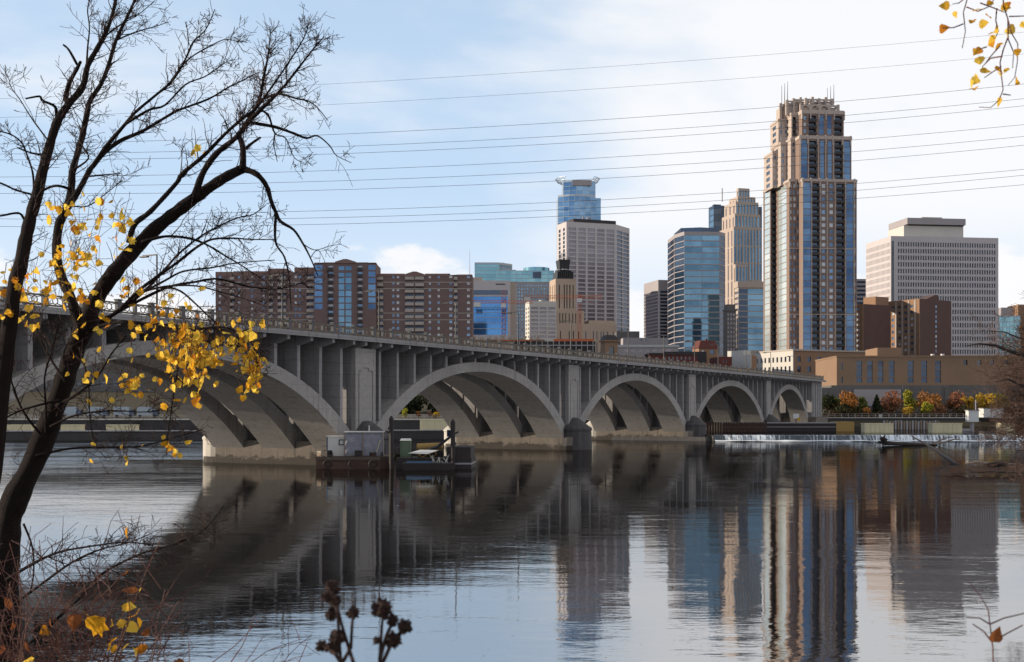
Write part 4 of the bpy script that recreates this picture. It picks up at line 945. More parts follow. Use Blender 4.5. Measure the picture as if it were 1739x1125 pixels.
wire(168, 143, 55, 'faint thin one above all the others', .011); wire(200, 178, 92, 'faint thin one just above the dark lines', .011)

# ================================================================ WORK BARGES
def barge():
    Zb = 141.0; k = Zb / F
    o = thing('work_barge', 'rusty flat work barge carrying sheds moored before the first pier', 'barge', (W(600, 0, Zb).x, Zb, 0), R(4))
    P = [(-4.4, 0), (3.2, -1.2), (4.6, .2), (4.6, 7), (-4.4, 7)]
    MB().prism(P, -.5, 1.35).build('hull', M['rust'], o); MB().prism([(x * 1.02, y * 1.02 - .05) for x, y in P], 1.05, 1.42).build('rub_rail', M['wood_wet'], o)
    for x in (-3.5, -2.6, 2.6, 3.4): MB().lathe([(.18, 1.42), (.14, 1.9), (.22, 1.94)], 8, (x, .4)).build('bollard', M['metal_dark'], o)
    for x in (-3, 0, 2.4): MB().tube([(x + .45 * math.cos(t * math.pi / 6), -1.25 if x > 0 else -.6, .6 + .38 * math.sin(t * math.pi / 6)) for t in range(13)], .13, 6, False).build('tyre', M['black_hull'], o)
    def at(x, y): return o.matrix_basis @ Vector((x, y, 1.43))
    s1 = thing('shed', 'small white painted shed with a dark framed window on the barge', 'shed', at(-2.2, 2.2), R(4))
    MB().box(-1.1, 1.1, 0, 2.5, 0, 2.3).build('wall', M['white_paint'], s1); MB().box(-1.2, 1.2, -.1, 2.6, 2.301, 2.42).build('roof', M['white_paint'], s1)
    wn = MB().box(.3, 1.0, -.08, .02, 1.3, 2.0).build('window_frame', M['metal_dark'], s1); MB().box(.42, .88, -.1, -.07, 1.42, 1.88).build('pane', M['g_pale'], wn)
    MB().box(-1.16, -1.02, -.06, .02, 0, 2.3).build('corner_post', M['g_blue'], s1)
    s2 = thing('shed', 'larger blue grey tarpaulin covered shed on the barge', 'shed', at(1.15, 1.6), R(4))
    m = MB(); n = 14
    vs = []
    for j in range(6):
        for i in range(n + 1): vs.append((-2.3 + 4.6 * i / n, -.03 + random.uniform(-.07, .07), .05 + 2.75 * j / 5))
    m.add(vs, [(j * (n + 1) + i, j * (n + 1) + i + 1, (j + 1) * (n + 1) + i + 1, (j + 1) * (n + 1) + i) for j in range(5) for i in range(n)])
    m.box(-2.3, 2.3, .06, 3, 0, 2.8); m.build('tarpaulin', mat('blue tarp', (.30, .30, .36), .45, .3, 2.5, .5), s2)
    for x in (-2.3, -.1, 2.3): MB().box(x - .05, x + .05, -.2, -.12, 0, 2.85).build('frame_post', M['wood_pale'], s2)
    MB().box(-2.4, 2.4, -.25, 3.1, 2.86, 2.98).build('roof', M['white_paint'], s2); MB().tube([(.6, 1, 2.98), (.6, 1, 3.7)], .07, 6).build('vent_pipe', M['white_paint'], s2)
    MB().tube([(1.5, -.25, .2), (2.0, -.25, 1.9)], .05, 5).build('brace', M['yellow_float'], s2)
    for x, y, s_ in ((-3.9, 1.0, .35), (-3.2, .5, .45), (.6, .3, .45), (2.3, .2, .3)):
        q = thing('crate', {-3.9: 'pale low crate at the left end of the barge', -3.2: 'dark heap box beside the white shed', .6: 'dark drum box before the blue tarpaulin shed', 2.3: 'small rusty box at the right of the tarpaulin shed'}[x], 'crate', at(x, y), R(10 * x))
        MB().box(-s_, s_, -s_, s_, 0, s_ * 1.5).build('body', M['wood_pale'] if x == -3.9 else M['black_hull'] if x in (-3.2, .6) else M['rust'], q); MB().box(-s_ * 1.06, s_ * 1.06, -s_ * 1.06, s_ * 1.06, s_ * 1.5 + .002, s_ * 1.65).build('lid', M['white_paint'] if x == -3.9 else M['black_hull'], q)
    m = MB()
    for i in range(9):
        x = -4.3 + i * .98; m.tube([(x, 6.8, 1.42), (x, 6.8, 2.5)], .035, 5)
    m.tube([(-4.3, 6.8, 2.5), (3.6, 6.8, 2.5)], .03, 5); m.tube([(-4.3, 6.8, 2.0), (3.6, 6.8, 2.0)], .025, 5); m.build('hand_rail', M['metal_dark'], o)
    for q_ in range(3): MB().tube([(-4.2 + q_ * 3.6 + .3 * t_, .15 + .1 * q_, 1.46 + (.12 if t_ % 2 else .02)) for t_ in range(6)], .045, 5).build('rope', M['wood_pale'], o)
    # dark second barge
    o2 = thing('work_barge', 'low dark barge with tall mooring poles right of the shed barge', 'barge', (W(735, 0, 140).x, 140, 0), R(-3))
    P = [(-4.4, 0), (4.6, 0), (4.6, 6), (-4.4, 6)]
    MB().prism(P, -.5, 1.3).build('hull', M['black_hull'], o2); MB().box(1.6, 4.5, .2, 5.8, 1.302, 2.6).build('deck_block', M['black_hull'], o2); MB().box(1.5, 4.62, -.03, 6.05, .55, .75).build('rub_rail', M['concrete'], o2)
    for x, h in ((-4.9, 6.0), (2.45, 5.6)):
        p = MB().tube([(x, -.4, -2), (x, -.4, h)], .27, 10).build('mooring_pole', M['black_hull'], o2); MB().lathe([(.27, h), (.1, h + .3), (.02, h + .32)], 10, (x, -.4)).build('pole_cap', M['black_hull'], p)
    def at2(x, y, z=1.31): return o2.matrix_basis @ Vector((x, y, z))
    t = thing('portable_toilet', 'green portable toilet with pale roof on the dark barge', 'toilet', at2(-3.6, 2), R(-3))
    MB().box(-.6, .6, 0, 1.2, 0, 2.0).build('cabin', mat('green plastic', (.10, .15, .09), .5, .15, 1), t); MB().prism([(-.66, -.06), (.66, -.06), (.66, 1.26), (-.66, 1.26)], 2.002, 2.25, [(-.5, .1), (.5, .1), (.5, 1.1), (-.5, 1.1)]).build('roof', M['white_paint'], t); MB().box(-.42, .42, -.04, 0, .1, 1.85).build('door', mat('green door', (.13, .18, .11), .5, .1, 1), t)
    c = thing('compressor', 'ochre cylindrical tank on a black frame on the dark barge', 'machine', at2(-.6, 2.6), 0)
    MB().tube([(-1.7, 0, 1.25), (-1.6, 0, 1.25), (1.4, 0, 1.35), (1.5, 0, 1.35)], [.2, .42, .42, .2], 12).build('tank', M['yellow_deep'], c)
    MB().box(-1.5, 1.5, -.5, .5, 0, .8).build('frame', M['black_hull'], c)
    for x in (-.9, .3): MB().tube([(x + .4 * math.cos(t_ * math.pi / 6), -.6, .45 + .4 * math.sin(t_ * math.pi / 6)) for t_ in range(13)], .1, 6, False).build('wheel', M['yellow_deep'], c)
    bm_ = thing('boom', 'dark hydraulic boom with a blue flag on the dark barge', 'boom', at2(.2, 1.6), 0)
    MB().tube([(-1.6, 0, .7), (.2, 0, 1.3), (2.0, 0, 2.7), (2.7, 0, 3.1)], [.16, .2, .15, .1], 6).build('arm', M['metal_dark'], bm_); MB().box(1.3, 2.0, -.06, .06, 2.5, 3.3).build('flag', M['g_navy'], bm_); MB().tube([(2.0, -.3, 1.1), (2.4, -.3, 1.7), (2.0, -.3, 2.2)], .08, 6).build('hose', M['black_hull'], bm_)
    d = thing('tarp_panel', 'flat pale panel lying across trestles on the dark barge', 'panel', at2(-1.0, -.1), 0)
    MB().add([(-1.9, -.3, .55), (.5, -.7, .5), (1.6, 1.0, .85), (-.6, 1.4, .9), (-1.9, -.3, .6), (.5, -.7, .55), (1.6, 1.0, .9), (-.6, 1.4, .95)], [(3, 2, 1, 0), (4, 5, 6, 7), (0, 1, 5, 4), (1, 2, 6, 5), (2, 3, 7, 6), (3, 0, 4, 7)]).build('sheet', M['white_paint'], d)
    for x, y in ((-1.5, 0), (.3, -.2), (1.2, .8), (-.5, 1.1)): MB().box(x - .06, x + .06, y - .06, y + .06, 0, .5).build('leg', M['wood_wet'], d)
    bo = thing('work_boat', 'small open work boat with blue gear beside the dark barge', 'boat', (W(725, 0, 137).x, 137.2, 0), R(3))
    hull = [(-2.9, 0), (1.8, 0), (3.3, .75), (1.8, 1.5), (-2.9, 1.5)]
    MB().prism([(x * .9, y * .8 + .15) for x, y in hull], -.3, .75, hull).build('hull', M['black_hull'], bo); MB().prism(hull, .752, .85, [(x * .98, y) for x, y in hull]).build('gunwale', M['metal_dark'], bo)
    MB().box(-2.4, .6, .3, 1.2, .852, 1.05).build('gear_cover', M['g_blue'], bo)
    m = MB()
    for i in range(14): a = Vector((random.uniform(.2, 2.4), random.uniform(.3, 1.2), .87)); m.tube([a, a + Vector((random.uniform(-.6, .6), random.uniform(-.2, .2), random.uniform(.2, 1.0)))], .03, 4)
    m.build('stacked_rods', M['white_paint'], bo)
barge()

# ================================================================ UPPER POOL: floats, gauges, fences
def flt(px, w_, Z, lab, top=2.25, m_='yellow_float'):
    p = W(px, 0, Z); o = thing('float_barrier', lab, 'float', (p.x, Z, 1.2), 0, 'floating barriers on the upper pool')
    L = w_ * Z / F
    MB().box(-L / 2, L / 2, 0, 3, -.4, top).build('body', M[m_], o); MB().box(-L / 2 - .08, L / 2 + .08, -.1, 3.1, top + .002, top + .16).build('lid', M[m_], o)
    for i in range(int(L / 1.1)): MB().box(-L / 2 + .4 + i * 1.1, -L / 2 + .62 + i * 1.1, -.09, -.002, -.3, top - .1).build('rib', M[m_], o)
flt(1493, 49, 285, 'pale yellow ribbed float, left one right of the bridge end'); flt(1609, 50, 285, 'pale yellow ribbed float in the middle beyond the driftwood log')
flt(1712, 24, 290, 'pale yellow float half hidden behind the brush at right'); flt(736, 46, 318, 'pale yellow ribbed float seen through the second arch', 2.9)
for px_, w_, l in ((205, 50, 'third'), (120, 34, 'second'), (30, 46, 'first')): flt(px_, w_, 300, 'faded yellow float under the left arch, %s from the left' % l, 1.7)
o = thing('lock_barge', 'long dark lock barge with ochre end beside the last arch', 'barge', (W(1400, 0, 300).x, 300, 1.2), 0)
MB().box(-26, 3, 0, 6, -.5, 2.2).build('hull', M['black_hull'], o); MB().box(3.01, 7.6, -.05, 6, -.5, 2.6).build('bow_block', M['yellow_deep'], o)
MB().box(-26, 3, -.1, .1, 2.202, 2.5).build('rail', M['gray_pre'], o); MB().box(-26, 3, -.12, -.01, 1.2, 1.35).build('rail', M['gray_pre'], o)
o = thing('sheet_piling', 'rust red steel sheet piling behind the falling water under the fourth arch', 'wall', (W(1245, 0, 290).x, 290, 1.2), 0)
for i in range(26): MB().box(-8.4 + i * .65, -7.95 + i * .65, -.12 * (i % 2), .4, -.5, 2.6).build('pile', M['rust'], o)
o = thing('timber_fender', 'row of pale and dark timber posts between the yellow floats', 'fender', (W(1546, 0, 330).x, 330, 1.2), 0)
for i in range(20): MB().box(-7.5 + i * .8, -7.05 + i * .8, 0, .4, -.5, 2.4 + .3 * random.random()).build('post', M['wood_pale'] if i % 2 else M['gray_pre'], o)
MB().box(-7.6, 8.2, .41, .6, 1.2, 1.5).build('waler', M['wood_wet'], o)
o = thing('gauge_house', 'small white gauge hut on a post near the right bank', 'hut', (W(1651, 0, 300).x, 300, 1.2), 0)
MB().tube([(0, 0, -1), (0, 0, 2.6)], .5, 8).build('column', M['gray_pre'], o); MB().box(-1.3, 1.3, -1, 1, 2.6, 5.4).build('cabin', M['white_paint'], o); MB().box(-1.5, 1.5, -1.2, 1.2, 5.402, 5.6).build('roof', M['gray_pre'], o)
MB().box(-5.2, -.5, -.3, .3, .2, .9).build('walkway', M['gray_pre'], o); MB().tube([(.9, 0, 5.6), (.9, 0, 8.2)], .12, 6).build('mast', M['gray_pre'], o)
o = thing('white_kiosk', 'white box and van sized shed on the quay at far right', 'shed', (W(1685, 0, 386).x, 385, 4.3), 0)
MB().box(-4, 2.5, -2, 2, 0, 2.8).build('wall', M['white_paint'], o); MB().box(-4.2, 2.7, -2.2, 2.2, 2.802, 3.0).build('roof', M['gray_pre'], o)
def sign(px, y0, y1, Z, lab, m_, wpx, extra=None):
    k = Z / F; p = W(px, y1, Z); o = thing('signboard', lab, 'sign', p, 0); h = (y1 - y0) * k; w_ = wpx * k / 2
    MB().box(-.1, .1, 0, .2, 0, h).build('post', M['metal_dark'], o); MB().box(-w_, w_, -.1, 0, h * .52, h).build('board', M[m_], o)
    if extra: MB().box(w_ * .4, w_ * 1.3, -.2, -.11, h * .3, h * .6).build('plate', M[extra], o)
sign(1352, 703, 720, 296, 'white board with a yellow plate in the last arch opening', 'white_paint', 10, 'f_yellow')
sign(1495, 704, 718, 300, 'small pale board on a post above the left yellow float', 'concrete_pale', 6)
def fence(px0, px1, Z, base, lab, n):
    k = Z / F; o = thing('guard_rail', lab, 'railing', (W(px0, 0, Z).x, Z, base)); L = (px1 - px0) * k
    for i in range(n + 1): MB().box(L * i / n - .05, L * i / n + .05, -.05, .05, 0, 1.2).build('post', M['gray_pre'], o)
    for z_ in (.6, 1.14): MB().box(0, L, -.035, .035, z_, z_ + .07).build('rail', M['gray_pre'], o)
fence(640, 800, 337.5, 4.2, 'thin grey guard rail on the lock wall in the second arch', 14); fence(0, 300, 337.5, 4.2, 'thin grey guard rail on the lock wall in the left arch', 20)
fence(1395, 1739, 388, 4.3, 'thin grey guard rail along the quay at right', 30)

# ================================================================ FAR TREES
def crown_mesh(w_, h, n, leaf, conif=False, open_=0.25, lobes=7):
    m = MB(); L = []
    for i in range(lobes):
        a = random.uniform(0, 6.28); r = random.uniform(.15, .6) * w_ / 2
        L.append((Vector((r * math.cos(a), r * math.sin(a), random.uniform(.28, .8) * h)), random.uniform(.28, .5) * w_ / 2))
    for i in range(n):
        if conif:
            t = random.random() ** .8; a = random.uniform(0, 6.28); r = (1 - t) * w_ / 2 * random.uniform(.5, 1.05) * (.75 + .25 * math.sin(t * 40)); p = Vector((r * math.cos(a), r * math.sin(a), h * (.08 + .92 * t)))
        else:
            c, rr = random.choice(L); d = Vector((random.gauss(0, 1), random.gauss(0, 1), random.gauss(0, 1))).normalized(); p = c + d * rr * random.uniform(.55, 1.1)
            p.z = max(p.z, .1 * h)
        s_ = leaf * random.uniform(.6, 1.4); q = Euler((random.uniform(0, 6), random.uniform(0, 6), random.uniform(0, 6))).to_matrix()
        m.add([p + q @ Vector(v) for v in ((-s_, -s_ * .5, 0), (s_ * .2, -s_ * .7, s_ * .3), (s_, 0, 0), (s_ * .1, s_ * .6, s_ * .25))], [(0, 1, 2), (0, 2, 3)])
    return m
def tree(px, base, top, wpx, Z, m_, lab, conif=False, n=420, name='tree', leaf=None, cat='tree', group='trees on the far bank', ground=None):
    k = Z / F; p = W(px, base, Z); h = (base - top) * k; w_ = wpx * k
    if ground is not None: h += p.z - ground; p.z = ground
    o = thing(name, lab, cat, p, random.uniform(0, 6), group)
    m = MB(); m.tube([(0, 0, -.5), (.05 * w_, 0, h * .35), (0, .05 * w_, h * .75)], [.05 * h ** .8, .035 * h ** .8, .01 * h], 6)
    for i in range(5):
        a = i * 1.3; m.tube([(.03 * w_, 0, h * (.25 + .08 * i)), (.25 * w_ * math.cos(a), .25 * w_ * math.sin(a), h * (.5 + .07 * i))], [.018 * h, .005 * h], 4)
    m.build('trunk', M['bark_far'], o)
    crown_mesh(w_, h, n, leaf or .055 * w_ + .12, conif).build('crown', M[m_], o, kind='stuff')
T = [(1405, 705, 672, 40, 405, 'f_dark', 'dark broad shrub tree right beside the bridge end', 0), (1420, 700, 668, 32, 410, 'f_olive', 'dark green tree behind the shrub by the bridge end', 0),
     (1441, 712, 660, 30, 402, 'f_orange', 'tan orange small tree with slim trunk right of the bridge', 0), (1458, 708, 672, 22, 404, 'f_olive', 'small dark olive tree below the hall stone base', 0),
     (1489, 709, 672, 22, 403, 'f_dark', 'dark pine before the grey base panel', 1), (1514, 708, 664, 38, 404, 'f_rust', 'broad rust brown tree in front of the hall base', 0),
     (1545, 700, 659, 24, 410, 'f_lime', 'yellow green topped tree behind the yellow bushes', 0), (1575, 706, 666, 46, 405, 'f_orange', 'wide round orange tree right of the yellow bushes', 0),
     (1622, 706, 666, 36, 405, 'f_rust', 'round rusty tree under the middle of the hall', 0), (1644, 704, 664, 16, 408, 'f_yellow', 'narrow yellow tree beside a round rusty tree', 0),
     (1676, 706, 660, 34, 404, 'f_yellow', 'amber tree half behind the right brush', 0), (1700, 706, 664, 30, 406, 'f_lime', 'yellow green tree at the far right behind the brush', 0)]
for px_, ba, tp, w_, Z, m_, l, cf_ in T: tree(px_, ba, tp, w_ * 1.45, Z, m_, l, bool(cf_), 900, leaf=.42, ground=4.4)
for px_, ba, tp, w_, m_, l in ((1541, 714, 690, 26, 'f_yellow', 'bright yellow bush on the quay bank'), (1572, 712, 680, 30, 'f_lime', 'yellow green bush right of the yellow bush'), (1473, 710, 694, 22, 'f_orange', 'low orange bush beneath the pine'), (1600, 710, 690, 24, 'f_rust', 'low rust bush under the round orange trees'), (1640, 710, 692, 30, 'f_dark', 'low dark bush left of the white hut'), (1430, 712, 690, 40, 'f_dark', 'low dark bush at the bridge foot')):
    tree(px_, ba, tp, w_, 398, m_, l, False, 380, 'bush', cat='bush', group='bushes on the far bank', ground=4.3)
for px_, ba, tp, w_, m_, l in ((688, 712, 693, 15, 'f_lime', 'yellow green bush seen through the second arch'), (711, 712, 698, 10, 'f_orange', 'small orange bush seen through the second arch'), (742, 712, 699, 16, 'f_yellow', 'dull yellow bush near the right of the second arch opening'), (730, 712, 700, 9, 'f_rust', 'rusty little bush in the second arch opening')):
    tree(px_, ba, tp, w_, 352, m_, l, False, 260, 'bush', cat='bush', group='bushes on the far bank', ground=4.1)
for i, (px_, tp, w_) in enumerate(((655, 664, 60), (700, 668, 60), (745, 664, 60), (790, 666, 60))):
    tree(px_, 705, tp, w_, 400, 'f_dark', 'dark evergreen on the slope in the second arch, %s from the left' % ['first', 'second', 'third', 'fourth'][i], False, 600, 'evergreen', ground=5)
for i, px_ in enumerate((1010, 1045, 1085, 1125, 1200, 1240, 1270)): tree(px_, 705, 672, 44, 400, 'f_dark', 'dark tree in shade under the right arches, %s from the left' % ['first', 'second', 'third', 'fourth', 'fifth', 'sixth', 'seventh'][i], False, 420, 'evergreen', ground=5)
for px_, ba, tp, w_, Z, m_, l in ((1040, 612, 594, 26, 430, 'f_yellow', 'yellow tree at the foot of the brick turret'), (1068, 612, 592, 36, 430, 'f_yellow', 'wider yellow tree right of the brick turret'), (1190, 630, 600, 34, 430, 'f_orange', 'orange thinning tree behind the parapet'), (1213, 630, 599, 38, 430, 'f_rust', 'mauve brown bare tree behind the parapet'), (1250, 632, 614, 26, 430, 'f_yellow', 'yellow hedge tree left of the cream building'), (1272, 632, 613, 28, 430, 'f_yellow', 'yellow hedge tree in front of the cream building'), (1233, 632, 618, 16, 430, 'f_yellow', 'small yellow bush at the row house')):
    tree(px_, ba, tp, w_, Z, m_, l, False, 420, group='trees behind the bridge parapet', ground=9)
random.seed(31)
o = MB()
for i in range(5200):
    x = random.uniform(104, 178); y = random.uniform(391, 412); p = Vector((x, y, 4.3 + abs(random.gauss(0, 1.5)) * (1 + .5 * math.sin(x * .35))))
    s_ = random.uniform(.15, .4); q = Euler((random.uniform(0, 6), random.uniform(0, 6), random.uniform(0, 6))).to_matrix()
    o.add([p + q @ Vector(v) for v in ((-s_, -s_ * .5, 0), (s_ * .2, -s_ * .7, s_ * .3), (s_, 0, 0), (s_ * .1, s_ * .6, s_ * .25))], [(0, 1, 2), (0, 2, 3)])
o = o.build('undergrowth', M['f_under']); o['kind'] = 'stuff'; o['label'] = 'dark tangled undergrowth along the quay bank below the hall'
# parked trucks glimpsed below the left arch
for i, px_ in enumerate((120, 165, 210, 250)):
    o = thing('parked_truck', 'blue grey box truck beyond the left arch, %s from the left' % ['first', 'second', 'third', 'fourth'][i], 'truck', (W(px_, 0, 352).x, 352, 4.4), 0, 'trucks beyond the left arch')
    MB().box(-3, 1.6, 0, 2.4, .7, 3.3).build('box_body', M['steel_pale'], o); MB().box(1.65, 3, 0, 2.3, .6, 2.4).build('cab', M['g_navy'], o)
    for x in (-2.1, 2.2): MB().tube([(x, -.1, .5), (x, .3, .5)], .5, 10).build('wheel', M['black_hull'], o)

# ================================================================ DRIFTWOOD
o = thing('driftwood_log', 'big dead log with root ball stranded below the weir', 'log', W(1500, 757, 228), 0)
k = 228 / F
m = MB(); m.tube([(0, 0, .5), (3, .5, .35), (7, 1, .2), (11, 1.5, .1)], [.45, .36, .3, .12], 9); m.build('stem', M['wood_wet'], o, smooth_=True)
m = MB()
for i in range(26):
    d = Vector((random.uniform(-1, .3), random.uniform(-1, 1), random.uniform(-.5, 1.3))).normalized() * random.uniform(.7, 1.9); m.tube([(0, 0, .5), Vector((0, 0, .5)) + d * .6, Vector((.1, 0, .5)) + d], [.25, .15, .04], 5)
m.build('root_ball', M['wood_wet'], o, kind='stuff')
for a in ((10, 1, .3, 12.5, .8, 1.5, 14, .8, 1.6), (11, 1, .3, 14, .6, 1.2, 15.6, .6, 1.0)): MB().tube([a[0:3], a[3:6], a[6:9]], [.2, .14, .05], 6).build('limb', M['wood_pale'], o)
o = thing('driftwood_branch', 'long bare black branch slanting up out of the water', 'branch', W(1626, 789, 152), 0)
p0 = W(1626, 789, 152); MB().tube([W(x, y, Z) - p0 for x, y, Z in ((1640, 796, 150), (1622, 788, 153), (1592, 767, 162), (1570, 753, 172), (1546, 740, 182))], [.28, .27, .22, .17, .06], 8).build('stem', M['wood_wet'], o, smooth_=True)
MB().tube([W(x, y, Z) - p0 for x, y, Z in ((1640, 791, 151), (1660, 800, 148), (1690, 799, 146))], [.2, .12, .05], 6).build('limb', M['wood_wet'], o)
o = thing('driftwood_plank', 'pale flat driftwood lying beside the brown brush raft', 'driftwood', W(1662, 790, 150), 0); p0 = W(1662, 790, 150)
MB().tube([(-1.8, 0, .1), (-.4, 0, .35), (1.2, 0, .2), (4.8, 0, .12)], [.08, .25, .2, .06], 6).build('stem', M['wood_pale'], o); MB().tube([(1.0, -.2, .15), (2.6, -.2, .3), (3.6, -.2, .15)], [.1, .35, .1], 6).build('dark_piece', M['wood_wet'], o)

def twigs(m, start, d, L, r, depth, spread=.55, up=.0, n=5, gravity=0.0, kids=(2, 4), sides=4, minr=.0, out=None):
    """a wandering twig with side twigs, real 3-D"""
    p = Vector(start); pts = [p.copy()]; rs = [r]; d = Vector(d).normalized()
    for i in range(n):
        d = (d + Vector((random.gauss(0, .16), random.gauss(0, .16), random.gauss(0, .16) + up - gravity)) ).normalized()
        p = p + d * (L / n); pts.append(p.copy()); rs.append(max(minr, r * (1 - .75 * (i + 1) / n)))
    m.tube(pts, rs, sides, False)
    if out is not None: out.append((pts[-1], d.copy())); out.append((pts[-2], d.copy()))
    if depth > 0:
        for i in range(random.randint(*kids)):
            j = random.randint(1, n - 1); a = Vector((random.gauss(0, 1), random.gauss(0, 1), random.gauss(0, 1))); dd = (pts[j + 1] - pts[j]).normalized()
            a = (a - dd * a.dot(dd)).normalized(); nd = dd * (1 - spread) + a * spread + Vector((0, 0, up))
            twigs(m, pts[j], nd, L * random.uniform(.35, .65), rs[j] * .62, depth - 1, spread, up, max(3, n - 1), gravity, kids, sides, minr, out)
# brush raft in the water at right, and the bare shrub above it
o = thing('brush_raft', 'brown tangle of dead brush floating at the right edge of the water', 'brush', W(1690, 806, 128), 0)
m = MB()
for i in range(70):
    a = Vector((random.uniform(-5.5, 7), random.uniform(-2.5, 2.5), random.uniform(.0, .7))); twigs(m, a, (random.choice((-1, 1)) * 1, random.uniform(-.4, .4), random.uniform(-.02, .22)), random.uniform(1.5, 4), .05, 1, .5, 0, 4, .04, (2, 3), 4, .012)
m.build('twig_mass', M['twig_brown'], o, kind='stuff')
MB().tube([(-5, -.5, .1), (-1, -.8, .35), (3, -.6, .2), (7, -1, .5)], [.05, .12, .12, .16], 6).build('limb', M['wood_wet'], o)
o = thing('bare_shrub', 'brown leafless shrub tree leaning in from the right edge', 'shrub', (25.9, 56, 0.2), 0)
m = MB(); m.tube([(0, 0, -1), (.1, 0, 3), (.3, 0, 6), (0, 0, 9)], [.35, .28, .2, .1], 8); m.build('trunk', M['bark_far'], o)
m = MB(); tips = []
for i in range(95):
    z_ = random.uniform(5.0, 11.6); twigs(m, (random.uniform(-.2, .6), random.uniform(-.5, .5), z_), (-1, random.uniform(-.6, .6), random.uniform(-.35, .35)), random.uniform(1.8, 3.3) * (1.0 if z_ < 10 else .7), .035, 3, .5, .01, 5, 0.0, (3, 5), 4, .007, tips)
m.build('twig_mass', M['twig_brown'], o, kind='stuff')
for pts, r_ in (([(1640, 588), (1662, 584), (1690, 587), (1715, 597), (1745, 606)], .10), ([(1680, 563), (1705, 564), (1725, 572), (1750, 580)], .05), ([(1690, 650), (1712, 644), (1735, 655), (1755, 660)], .08)):
    MB().tube([W(x, y, 55) - Vector((25.9, 56, .2)) for x, y in pts], [.015] + [r_ * (i + 1) / len(pts) for i in range(1, len(pts))], 6).build('branch', M['bark_far'], o)
lf = MB()
for p_, d_ in random.sample(tips, 90):
    if p_.z > 9.2: q = Euler((random.uniform(0, 6),) * 3).to_matrix(); lf.add([p_ + q @ Vector(v) for v in ((-.05, 0, 0), (.0, -.04, .01), (.06, 0, 0), (0, .04, .01))], [(0, 1, 2, 3)])
if lf.v: lf.build('leaves', M['leaf_o'], o, kind='stuff')

# ================================================================ FOREGROUND TREE
ZT = 12.0; KP = ZT / F          # metres per photo pixel at the tree
TB = thing('bare_tree', 'large leaning nearly bare tree with yellow leaves in the left foreground', 'tree', W(2, 1290, ZT), 0); TO = W(2, 1290, ZT)
def TP(px, py, d=0.0): return W(px, py, ZT + d) - TO
BR_ = []
def branch(pts, r0, r1, dz=0.0, dz0=0.0, name='branch', sides=7, tw=1.0):
    n = len(pts); P = []; rs = []
    for i, (x, y) in enumerate(pts):
        t = i / (n - 1); P.append(TP(x, y, dz0 + (dz - dz0) * t + (random.uniform(-.05, .05) if 0 < i else 0))); rs.append((r0 + (r1 - r0) * t ** .8) * KP)
    # refine
    Q, S_ = [], []
    for i in range(n - 1):
        a, b2, c, d = P[max(0, i - 1)], P[i], P[i + 1], P[min(n - 1, i + 2)]
        for s in range(4):
            t = s / 4; t2, t3 = t * t, t * t * t
            Q.append(.5 * ((2 * b2) + (c - a) * t + (2 * a - 5 * b2 + 4 * c - d) * t2 + (3 * b2 - a - 3 * c + d) * t3)); S_.append((rs[i] + (rs[i + 1] - rs[i]) * t) * random.uniform(.9, 1.1))
    Q.append(P[-1]); S_.append(rs[-1])
    MB().tube(Q, S_, sides).build(name, M['bark'], TB, smooth_=True); BR_.append((Q, S_, tw)); return Q
branch([(2, 1300), (5, 1125), (8, 1000), (12, 905), (25, 850), (55, 790), (80, 730), (105, 660), (125, 600), (150, 540), (165, 505), (195, 462), (230, 422), (262, 390), (300, 360), (340, 330), (380, 303), (412, 287)], 26, 8.5, .5, 0, 'trunk', 12, .25)
branch([(140, 565), (117, 498), (104, 471), (96, 431), (100, 383), (112, 357), (121, 322), (123, 293), (133, 256), (141, 227), (148, 192), (153, 171), (171, 144), (184, 112), (197, 69), (213, 35), (227, 5), (240, -30)], 10, 2.2, 1.2, 0, 'stem', 8)
branch([(-25, 900), (-8, 760), (8, 620), (25, 490), (35, 453), (43, 410), (53, 367), (64, 330), (72, 293), (83, 253), (93, 219), (104, 195), (120, 173), (141, 147), (149, 112), (165, 83), (181, 53), (192, 21), (200, -20)], 15, 2.5, .2, -.8, 'stem', 9, .8)
branch([(113, 355), (133, 325), (152, 290), (157, 283), (176, 261), (203, 240), (240, 224), (267, 208), (299, 189), (312, 184), (355, 168), (387, 149), (408, 139), (435, 125)], 6, .9, 1.5, .2)
branch([(157, 283), (184, 245), (213, 211), (229, 192), (261, 165), (291, 139), (312, 107), (328, 72), (349, 51), (365, 16)], 4.2, .7, -.6, .3)
branch([(213, 211), (253, 187), (280, 179), (315, 144), (347, 131), (371, 115), (387, 104)], 2.6, .6, -.2, .1)
branch([(291, 137), (320, 101), (360, 77), (384, 67), (405, 72)], 1.8, .5, .4, 0)
branch([(123, 290), (150, 270), (141, 250), (135, 240)], 2, 1, .2)
branch([(412, 289), (413, 262), (411, 245), (407, 229), (419, 208), (440, 171), (448, 130), (453, 107), (456, 88), (460, 50)], 6.5, 1.0, .9, .5, 'branch', 8, 1.5)
branch([(219, 413), (229, 381), (256, 359), (300, 311), (309, 296), (347, 264), (381, 229), (408, 205), (435, 184), (453, 160), (483, 117), (515, 67), (524, 40)], 5.5, .8, -.5, 0, tw=1.4)
branch([(330, 338), (344, 296), (368, 261), (400, 235), (425, 205), (452, 178), (480, 150), (510, 112), (535, 80), (551, 62)], 7, .8, .2, .3, tw=1.5)
branch([(416, 288), (437, 297), (453, 317), (461, 343), (469, 362), (477, 377), (499, 391), (515, 415), (527, 438), (540, 469)], 6, .9, .2, .5, 'branch', 7, .2)
branch([(469, 362), (467, 389), (469, 415), (483, 437), (491, 471), (493, 506), (495, 527)], 3, .7, .6, .3, tw=.6)
